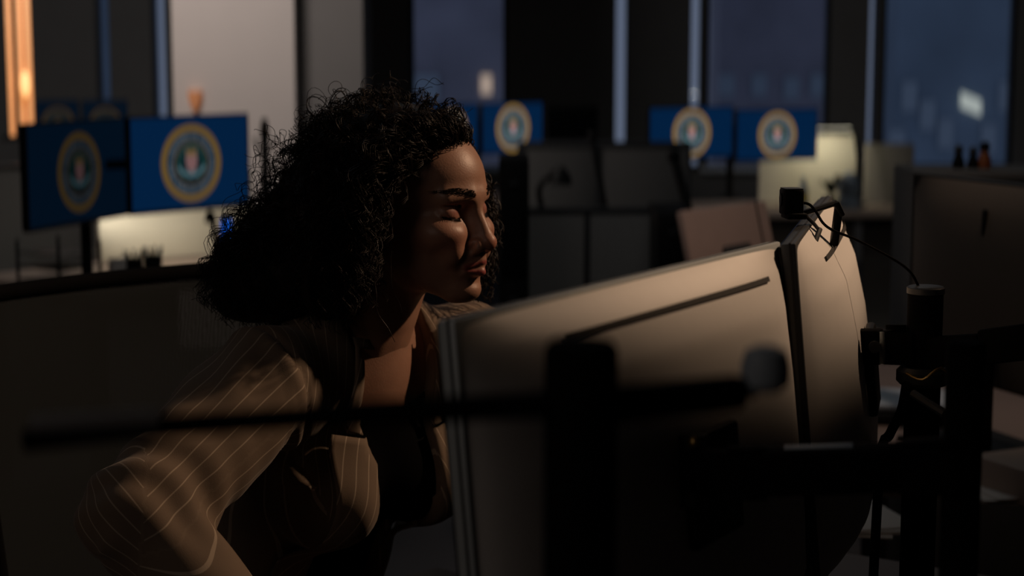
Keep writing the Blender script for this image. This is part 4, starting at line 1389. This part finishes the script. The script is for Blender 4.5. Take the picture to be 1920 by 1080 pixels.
# cream panel behind the left desk
pa, pbb = P(178, 450, 6.12), P(474, 420, 6.45)
def panel(label, a, b, z0, z1, m, th=.04, name='partition_panel', frame=True, seams=()):
    t = thing(name, label, 'partition', ((a.x + b.x) / 2, (a.y + b.y) / 2, z0))
    d = Vector((b.x - a.x, b.y - a.y, 0)); L = d.length
    rot = frame_rot(d)
    c = Vector(((a.x + b.x) / 2, (a.y + b.y) / 2, (z0 + z1) / 2))
    cuts = [0] + list(seams) + [1]
    for u0, u1 in zip(cuts[:-1], cuts[1:]):
        cc = Vector((a.x, a.y, c.z)) + d * ((u0 + u1) / 2)
        MB().box(cc, (L * (u1 - u0) - .02, th, z1 - z0 - .02), rot, bev=.005).build('fabric_panel', m, t)
    if frame:
        for u in cuts:
            MB().box(Vector((a.x, a.y, c.z)) + d * u, (.022, th + .008, z1 - z0), rot, bev=.003).build('upright', 'darkgrey', t)
        MB().box(Vector((c.x, c.y, z1)), (L + .02, th + .008, .02), rot, bev=.003).build('top_rail', 'darkgrey', t)
    return t
panel('cream fabric panel lit by a lamp under the bright left screen', pa, pbb, .70, 1.02, 'panel', frame=False)
lb = P(300, 392, 6.02)
light_bar('under_shelf_lamp', 'slim LED lamp behind the bright left screen above the cream panel', lb + exB.normalized() * -.22, lb + exB.normalized() * .28, P(330, 470, 6.3), .60, (1.0, .90, .74))
panel('dark grey partition at the far left edge below the dim screen', P(-60, 330, 6.3), P(160, 330, 6.62), .0, 1.02, 'panelmid')

def mug(label, c, r, h, m):
    t = thing('mug', label, 'mug', c)
    MB().lathe(c, [(r * .9, 0), (r, .004), (r, h), (r * .9, h), (r * .88, h * .25), (0.0005, h * .24)], 24).build('cup', m, t)
    MB().tube(smooth_path([c + Vector((r * .95, 0, h * .78)), c + Vector((r * 1.55, 0, h * .7)), c + Vector((r * 1.55, 0, h * .35)), c + Vector((r * .95, 0, h * .25))]), .005, 8).build('handle', m, t)
def on(px, py, d, z):
    """point on the horizontal surface z under a pixel at about depth d"""
    q = P(px, py, d); return Vector((q.x, q.y, z))
mug('white mug on the back left desk before the cream panel', on(222, 540, 5.72, .70), .030, .075, 'white')
def pen_cup(label, c, r, h, pens, m='black'):
    t = thing('pen_holder', label, 'pen holder', c)
    MB().lathe(c, [(r, 0), (r, h), (r * .9, h), (r * .9, h * .2), (.0005, h * .2)], 20).build('cup', m, t)
    for k in range(pens):
        a = 2 * math.pi * k / pens + .5
        b = c + Vector((math.cos(a) * r * .4, math.sin(a) * r * .4, h * .25))
        MB().cyl(b, b + Vector((math.cos(a) * .02, math.sin(a) * .02, h * 1.05)), .004, n=8).build('pen', ('black', 'darkgrey', 'bluegrey')[k % 3], t)
pen_cup('black pen holder beside the white mug on the left desk', on(252, 540, 5.74, .70), .030, .075, 5)
pen_cup('dark pen holder nearest the curly hair on the left desk', on(288, 540, 5.78, .70), .030, .080, 6)
def tray(label, c, rot, sx, sy, n, m):
    t = thing('letter_tray', label, 'tray', c)
    for k in range(n):
        z = k * .045
        MB().box(c + Vector((0, 0, z + .003)), (sx, sy, .005), rot, bev=.001).build('shelf', m, t)
    for a in (-1, 1):
        for b in (-1, 1):
            MB().box(c + rot @ Vector((a * sx / 2, b * sy / 2, 0)) + Vector((0, 0, n * .0225)), (.008, .008, n * .045), rot).build('post', m, t)
tray('small dark letter tray left of the white mug', on(112, 540, 5.72, .70), lrow, .16, .22, 3, 'darkgrey')
ph_ = thing('phone', 'phone with a glowing blue screen standing behind the curly hair', 'phone', on(424, 480, 6.05, .70))
pc2 = P(424, 434, 6.05)
MB().box(pc2, (.045, .010, .10), frame_rot(Vector((1, .35, 0))), bev=.004).build('phone_case', 'orange', ph_)
MB().box(pc2 + Vector((.003, -.0075, 0)), (.038, .002, .085), frame_rot(Vector((1, .35, 0)))).build('screen', 'phoneblue', ph_)
MB().box(Vector((pc2.x + .0, pc2.y + .03, .70 + (pc2.z - .05 - .70) / 2)), (.03, .03, pc2.z - .05 - .70), bev=.003).box(Vector((pc2.x, pc2.y + .02, .705)), (.08, .08, .01), bev=.003).build('dock', 'black', ph_)
dl = thing('desk_lamp', 'dark folded desk lamp beside the cream panel left of the hair', 'lamp', on(430, 520, 6.0, .70))
MB().lathe(on(430, 520, 6.0, .70), [(.05, 0), (.05, .012), (.01, .018)], 20).build('base', 'black', dl)
MB().tube(smooth_path([on(430, 520, 6.0, .71), P(416, 490, 6.0), P(404, 440, 5.98), P(394, 402, 5.96)]), [.012] * 4 + [.010] * 4 + [.008] * 5, 10).build('stem', 'black', dl)
MB().lathe(P(394, 400, 5.96), [(.008, .01), (.016, -.005), (.022, -.03)], 16).build('lamp_shade', 'black', dl)
dk = MB(); q0 = on(120, 560, 5.55, .70)
tag(MB().box(Vector((q0.x, q0.y, .70 + .006)), (.10, .07, .012), lrow, bev=.003).build('sticky_note_block', 'white'), 'small white note block on the left desk under the dim screen', 'notepad')

# row of screens further back at the left
for k, (x0, x1, lab) in enumerate(((66, 148, 'far blurred blue screen peeking over the dim left screen, leftmost of two'), (152, 240, 'far blurred blue screen peeking over the dim left screen, right of two'))):
    m_, c_, e_, h_ = mon_from_px(lab, (x0, 187), (x1, 186), 9.0, 9.1, 90, 'dim', 'screenblue_dim', group=G1, seal_r=.085)
    two_arm('black arm holding a far screen at the left, ' + ('leftmost' if k == 0 else 'right one'), (c_.x, c_.y + .06, .72), [c_ + Vector((0, .03, 0))], 1.05)
desk('far desk at the left behind the sealed screens', Vector((-2.22, 9.12, 0)), frame_rot(Vector((1, .05, 0))), 1.5, .7, 'desk', .72)

# warm lantern at the far left edge
la = on(45, 200, 8.2, 0)
lt_ = thing('floor_lamp', 'tall warm glowing strip lamp at the far left edge', 'lamp', la)
MB().lathe(la, [(.14, 0), (.14, .02), (.02, .03), (.02, 1.05)], 24).build('base', 'black', lt_)
for (px, wpx, mt) in ((20, 9, 'lampwarm'), (40, 11, 'lampwarm'), (55, 11, 'lampwarm')):
    q = P(px, 150, 8.2)
    MB().box(Vector((q.x, q.y, 1.42)), (wpx / FPX * 8.2, .03, .76), bev=.008).build('glowing_strip', mt, lt_)
q = P(47, 158, 8.15)
MB().ball(Vector((q.x, q.y, q.z)), (.022, .02, .06), 14).build('bulb', 'lamphot', lt_)
q = P(38, 233, 8.2)
MB().box(Vector((q.x, q.y, 1.035)), (.16, .08, .02), bev=.005).build('lamp_cap', 'black', lt_)
MB().box(Vector((q.x, q.y, 1.81)), (.16, .08, .02), bev=.005).build('lamp_cap', 'black', lt_)

# warm wall sconce and small light seen above the bright screen
ws = thing('wall_sconce', 'small orange wall light above the bright left screen', 'lamp', P(366, 190, 8.44))
qc = P(366, 190, 8.44)
MB().lathe(qc, [(.010, -.045), (.030, .0), (.036, .05)], 20).build('lamp_shade', mat('sconce_shade', (.6, .3, .15), .5, noise=.05, emit=(1.0, .32, .12), estr=.16), ws)
MB().box(qc + Vector((0, .045, 0)), (.03, .03, .08), bev=.004).build('wall_plate', 'darkgrey', ws)

# tall stand between the left screen and the hair
sd_ = on(497, 300, 7.3, 0)
tp = P(497, 222, 7.3)
cs_ = thing('coat_stand', 'thin dark coat stand between the bright screen and the hair', 'coat stand', sd_)
MB().lathe(sd_, [(.16, 0), (.16, .02), (.018, .04), (.016, tp.z - .1), (.020, tp.z - .05), (.012, tp.z)], 20).build('pole', 'black', cs_)
for k in range(4):
    a = k * math.pi / 2 + .4
    b = Vector((sd_.x, sd_.y, tp.z - .14))
    MB().tube(smooth_path([b, b + Vector((math.cos(a) * .03, math.sin(a) * .03, .02)), b + Vector((math.cos(a) * .045, math.sin(a) * .045, .06))]), .006, 8).build('hook', 'black', cs_)

# ================================================================== THE OFFICE BEHIND: MIDDLE
GF = 'far sealed screens across the room'
m3, c3_, e3, h3 = mon_from_px('blue screen with seal just right of the hair top', (903, 193), (1018, 191), 8.6, 8.9, 98, 'far', 'screenblue', group=G1, seal_r=.118)
m4, c4_, e4, h4 = mon_from_px('blue screen mostly hidden behind the hair top', (800, 196), (896, 193), 8.35, 8.6, 98, 'far', 'screenblue', group=G1, seal_r=.10)
m5, c5_, e5, h5 = mon_from_px('blue screen with seal, left of the pair at the right', (1217, 200), (1375, 200), 8.2, 8.45, 100, 'far', 'screenblue', group=G1, seal_r=.112)
m6, c6_, e6, h6 = mon_from_px('blue screen with seal, right of the pair before the bright panel', (1381, 204), (1533, 204), 8.4, 8.6, 99, 'far', 'screenblue', group=G1, seal_r=.110)
two_arm('black arm behind the screens right of the hair', (c3_.x - .18, c3_.y + .10, .72), [c3_ + Vector((-.0, .035, 0)), c4_ + Vector((0, .035, 0))], 1.10)
two_arm('black arm behind the pair of sealed screens at the right', ((c5_.x + c6_.x) / 2, c6_.y + .08, .72), [c5_ + Vector((0, .035, 0)), c6_ + Vector((0, .035, 0))], 1.08)
desk('far desk under the screen just right of the hair', Vector((-.08, 8.75, 0)), frame_rot(Vector((1, .10, 0))), 1.0, .7, 'desk', .72)
desk('far desk under the pair of sealed screens at the right', Vector((1.33, 8.62, 0)), frame_rot(Vector((1, .08, 0))), 1.75, .62, 'deskpale', .68)
m7, c7_, e7, h7 = mon_from_px('switched-off black monitor between the far sealed screens', (1024, 198), (1122, 200), 8.3, 8.4, 66, None, 'screenoff')
two_arm('thin black arm under the switched-off far monitor', (c7_.x, c7_.y + .06, .72), [c7_ + Vector((0, .03, 0))], 1.08)
# grey partitions in the middle
panel('grey two-bay partition between the face and the pair of screens', P(968, 400, 6.0), P(1228, 400, 6.0), .0, CAMZ - (392 - 90) / FPX * 6.0, 'panelmid', seams=(.51,))
panel('upper grey partition further back under the switched-off monitor', P(975, 300, 7.4), P(1290, 300, 7.4), .0, CAMZ - (268 - 90) / FPX * 7.4, 'panelgrey', seams=(.46,))
def lean_arm(label, a, b, r=.014):
    b = a + (b - a) * (a.z / (a.z - b.z))          # down to the floor
    t = thing('leaning_pole', label, 'pole', (b.x, b.y, 0))
    MB().tube([a, (a + b) / 2 + Vector((.004, 0, 0)), b], r, 10).build('pole', 'black', t)
    MB().lathe(Vector((b.x, b.y, 0)), [(.12, 0), (.12, .015), (.03, .025)], 20).build('foot', 'black', t)
    MB().ball(a, r * 1.5, 12).build('joint', 'black', t)
    return t
def cab(label, px0, px1, py, d, depth, m='black'):
    a, b = P(px0, py, d), P(px1, py, d)
    t = thing('filing_cabinet', label, 'cabinet', ((a.x + b.x) / 2, a.y + depth / 2, 0))
    z1 = a.z; w = b.x - a.x; cx = (a.x + b.x) / 2
    MB().box((cx, a.y + depth / 2, z1 / 2), (w, depth, z1), bev=.004).build('cabinet_body', m, t)
    n = 3
    for k in range(n):
        z = z1 * (k + .5) / n
        dr = MB().box((cx, a.y - .008, z), (w - .02, .016, z1 / n - .02), bev=.003).build('drawer', m, t)
        MB().box((cx, a.y - .02, z + z1 / n * .3), (w * .35, .012, .012), bev=.003).build('handle', 'darkgrey', dr)
    return t
cab('narrow black filing cabinet behind the lips, left of the grey partition', 935, 992, 300, 5.5, .4)
cab('low black filing cabinet right of the grey two-bay partition', 1232, 1300, 400, 5.7, .4)
tk = thing('task_lamp', 'dark bent task lamp on the desk right of the face', 'lamp', on(1030, 382, 6.9, .72))
desk('mid-room desk behind the grey two-bay partition', Vector((P(1100, 380, 6.75).x, 6.66, 0)), frame_rot(Vector((1, .02, 0))), .60, .55, 'desk', .72)
MB().lathe(on(1030, 382, 6.9, .72), [(.06, 0), (.06, .012), (.012, .02)], 20).build('base', 'black', tk)
MB().tube(smooth_path([on(1030, 382, 6.9, .735), P(1010, 360, 6.9), P(1030, 330, 6.88), P(1048, 316, 6.86)]), .012, 10).build('stem', 'black', tk)
MB().lathe(P(1052, 322, 6.86), [(.012, .02), (.035, -.01), (.045, -.05)], 20).build('lamp_shade', 'black', tk)
lean_arm('slanted black pole crossing the upper grey partition', P(1110, 255, 7.2), P(1134, 395, 7.18))
lean_arm('slanted black pole left of the pinkish monitor back', P(1263, 292, 6.45), P(1296, 420, 6.4), .018)

# ================================================================== THE OFFICE BEHIND: RIGHT
panel('bright cream panel lit by a lamp behind the right pair of screens', P(1420, 300, 8.85), P(1608, 300, 8.85), .0, CAMZ - (248 - 90) / FPX * 8.85, 'panel', frame=False)
panel('dimmer beige panel right of the bright cream panel', P(1618, 300, 8.75), P(1716, 300, 8.75), .0, CAMZ - (264 - 90) / FPX * 8.75, 'paneldim', frame=False)
l0 = P(1545, 238, 8.62)
light_bar('panel_lamp', 'slim lamp above the bright cream panel at the right', l0 + Vector((-.10, 0, 0)), l0 + Vector((.13, 0, 0)), P(1545, 320, 8.83), .75, (1.0, .92, .66))
pl_ = on(1606, 400, 8.66, .68)
st_ = thing('lamp_stand', 'black slanted lamp stand before the gap between two panels', 'lamp', pl_)
MB().lathe(pl_, [(.05, 0), (.05, .012), (.01, .018)], 20).build('base', 'black', st_)
MB().tube([pl_ + Vector((0, 0, .012)), P(1614, 330, 8.66), P(1603, 250, 8.64), l0 + Vector((.10, .0, .012))], [.012, .011, .010, .010], 10).build('stem', 'black', st_)
# crumpled bag and plant on the desk
bgp = on(1590, 398, 8.5, .68)
crump = MB(); crump.ball(P(1592, 352, 8.5), (.055, .05, .075), 20)
for v in crump.bm.verts:
    n1 = math.sin(v.co.x * 170) * math.sin(v.co.z * 140 + 1) * math.cos(v.co.y * 160)
    v.co += Vector((.010, .006, .012)) * n1
cg = thing('plastic_bag', 'crumpled pale blue plastic bag on the desk before the bright panel', 'bag', bgp)
crump.build('bag', 'bluegrey', cg)
MB().ball(P(1592, 385, 8.5), (.06, .055, .05), 16).build('bag_base', 'bluegrey', cg)
dkp = on(1558, 398, 8.42, .68)
dp = thing('potted_plant', 'small dark leafy plant beside the crumpled bag', 'plant', dkp)
MB().lathe(dkp, [(.035, 0), (.045, .06), (.04, .06)], 18).build('pot', 'black', dp)
M['leaf'] = mat('dark_leaf', (.02, .03, .018), .5, noise=.3)
for k in range(14):
    a = k * 2.4; L = .07 + .05 * random.random()
    b = dkp + Vector((0, 0, .06)); m_ = b + Vector((math.cos(a) * L * .5, math.sin(a) * L * .5, L * .9)); e = b + Vector((math.cos(a) * L, math.sin(a) * L, L * .8))
    sd = Vector((-math.sin(a), math.cos(a), 0)) * .016
    lf = MB(); vv = [lf.bm.verts.new(p) for p in (b, m_ - sd, e, m_ + sd, m_ + Vector((0, 0, .004)))]
    for tri in ((0, 1, 4), (1, 2, 4), (2, 3, 4), (3, 0, 4)):
        lf.bm.faces.new([vv[i] for i in tri])
    lf.build('leaf', 'leaf', dp)
yb_ = on(1505, 398, 8.4, .68)
bt = thing('bottle', 'small yellow-labelled bottle under the right sealed screen', 'bottle', yb_)
MB().lathe(yb_, [(.022, 0), (.024, .01), (.024, .10), (.010, .13), (.010, .16)], 18).build('glass_body', 'bluegrey', bt)
MB().lathe(yb_, [(.0246, .04), (.0246, .09)], 18).build('label_band', 'yellow', bt)

# pinkish monitor back beyond the curved monitor
ma, mb2 = P(1283, 408, 4.2), P(1440, 396, 4.5)
exm = Vector((ma.x - mb2.x, ma.y - mb2.y, 0))
pkc = (ma + mb2) / 2 - Vector((0, 0, .10))
pk = thing('monitor', 'pinkish monitor back tilted behind the curved monitors', 'monitor', pkc, None, frame_rot(exm) @ Matrix.Rotation(R(14), 3, 'X') @ Matrix.Rotation(R(0), 3, 'Y'))
Lp = exm.length
MB().box((0, .012, 0), (Lp, .022, .24), bev=.005).build('housing', 'pink', pk, world=False)
MB().box((0, -.001, 0), (Lp - .012, .004, .225)).build('screen', 'screenoff', pk, world=False)
MB().box((-Lp * .36, .0245, 0), (.004, .003, .235)).build('seam', 'slot', pk, world=False)
MB().box((0, .032, -.03), (Lp * .3, .02, .10), bev=.008).build('mount', 'darkgrey', pk, world=False)
desk('mid-room desk beyond the curved monitors under the pinkish monitor', Vector((.56, 4.55, 0)), frame_rot(Vector((1, .35, 0))), .75, .6, 'desk', .72)
two_arm('black arm under the pinkish monitor', (pkc.x + .05, pkc.y - .10, .72), [pkc + Vector((.02, -.05, -.10))], pkc.z - .07)

# desk at the right with a large dark monitor
rd = frame_rot(Vector((1, -.16, 0)))
desk('dark brown desk at the right edge under the large dark monitor', Vector((1.20, 3.42, 0)), rd, 1.45, 1.15, 'desk', .72)
ra, rb = P(1732, 322, 3.45), P(1925, 308, 3.15)
exr = Vector((ra.x - rb.x, ra.y - rb.y, 0)) * 1.9
rc_ = ra - exr / 2 - Vector((0, 0, .19))
bigm = thing('monitor', 'large dark monitor back at the right edge, warm light along its top', 'monitor', rc_, None, frame_rot(exr))
Lr = exr.length
MB().box((0, .014, 0), (Lr, .026, .38), bev=.006).build('housing', 'black', bigm, world=False)
gbm = MB()
gr_ = []
for j in range(13):
    gr_.append([gbm.bm.verts.new((-(Lr / 2 - .012) + (Lr - .024) * i / 24, .027 + .035 * (1 - (abs(2 * i / 24 - 1)) ** 4) * math.sin(math.pi * min(1, j / 12 * 1.0)) ** .6, .185 - .37 * j / 12)) for i in range(25)])
for j in range(12):
    for i in range(24):
        gbm.bm.faces.new((gr_[j][i], gr_[j][i + 1], gr_[j + 1][i + 1], gr_[j + 1][i]))
gbm.build('back_cover', mat('taupe_plastic', (.13, .108, .085), .55, noise=.05), bigm, world=False)
MB().box((0, -.001, 0), (Lr - .012, .004, .365)).build('screen', 'screenoff', bigm, world=False)
bz = .72 - rc_.z
MB().box((0, .075, (bz - .10) / 2), (.06, .03, -.10 - bz), bev=.006).build('stand_neck', 'black', bigm, world=False)
MB().box((0, .06, bz + .006), (.26, .2, .012), bev=.004).build('stand_foot', 'black', bigm, world=False)
for k, px in enumerate((1846, 1862)):
    c = P(px, 430, 3.0)
    pen_t = thing('cable_clip', 'dark cable clip hanging on the large dark monitor back, ' + ('left one' if k == 0 else 'right one'), 'cable clip', P(px, 465, 3.10))
    MB().box(P(px, 418, 3.19), (.009, .012, .05), None, bev=.003).build('clip', 'black', pen_t)
# shelf behind the large monitor with little figures
sh0 = P(1830, 322, 4.6)
shf = thing('low_bookcase', 'dark low bookcase behind the large dark monitor', 'bookcase', (sh0.x, sh0.y, 0))
MB().box((sh0.x + .1, sh0.y + .15, sh0.z / 2), (.5, .3, sh0.z), bev=.004).build('carcass', 'panelgrey', shf)
for k in range(3):
    MB().box((sh0.x + .1, sh0.y - .004, sh0.z * (k + .5) / 3), (.46, .012, sh0.z / 3 - .03), bev=.003).build('shelf_opening', 'slot', shf)
def figure(label, px, py, d, h, m):
    b = Vector((P(px, py, d).x, sh0.y + .12, sh0.z))
    t = thing('figurine', label, 'figurine', b)
    MB().lathe(b, [(h * .22, 0), (h * .26, h * .2), (h * .18, h * .5), (h * .12, h * .62)], 18).build('figure_body', m, t)
    MB().ball(b + Vector((0, 0, h * .78)), h * .2, 16).build('head', 'black' if m != 'black' else 'darkgrey', t)
figure('dark small figurine on the bookcase, left of the orange one', 1818, 322, 4.6, .065, 'black')
figure('orange figurine with dark head on the bookcase at the right', 1868, 322, 4.6, .075, 'orange')
figure('dark tiny figurine between the other two on the bookcase', 1846, 322, 4.6, .06, 'black')
# papers and boxes on the right desk
for k, (px, py, d, sx, sy, lab, m) in enumerate(((1600, 925, 2.72, .12, .16, 'thin stack of papers below the flat lower arm', 'paper'), (1885, 880, 2.93, .16, .20, 'pale paper sheets on the brown desk at the lower right', 'paper'))):
    t = thing('paper_stack', lab, 'papers', on(px, py, d, .72))
    c = on(px, py, d, .72)
    for j in range(4):
        MB().box(c + Vector((.004 * j, .006 * (j % 2), .002 + .003 * j)), (sx, sy, .0025), frame_rot(Vector((1, .15 * j - .2, 0))), bev=.0006).build('sheet', m, t)
fb = on(1905, 900, 2.86, .72)
tag(MB().box(fb + Vector((.06, 0, .03)), (.14, .24, .06), frame_rot(Vector((1, .5, 0))), bev=.004).build('box_file', 'deskpale'), 'brown box file at the bottom right corner of the desk', 'box')
cabk = thing('coiled_cable', 'black cable hanging from the post down to the desk', 'cable', on(1655, 830, 2.2, DESK))
MB().tube(smooth_path([P(1700, 720, 2.03), P(1690, 770, 2.05), P(1668, 815, 2.08), P(1650, 870, 2.1), on(1640, 900, 2.1, DESK + .006)]), .006, 8).build('cable', 'black', cabk)
kb_ = on(1650, 745, 3.5, .72)
tr2 = thing('document_tray', 'dark document tray on the brown desk right of the edge-on monitor', 'tray', kb_)
MB().box(kb_ + Vector((.02, .02, .012)), (.30, .20, .024), rd, bev=.006).build('tray_base', 'black', tr2)
MB().box(kb_ + Vector((.02, .02, .034)), (.28, .18, .012), rd, bev=.003).build('folder', 'bluegrey', tr2)
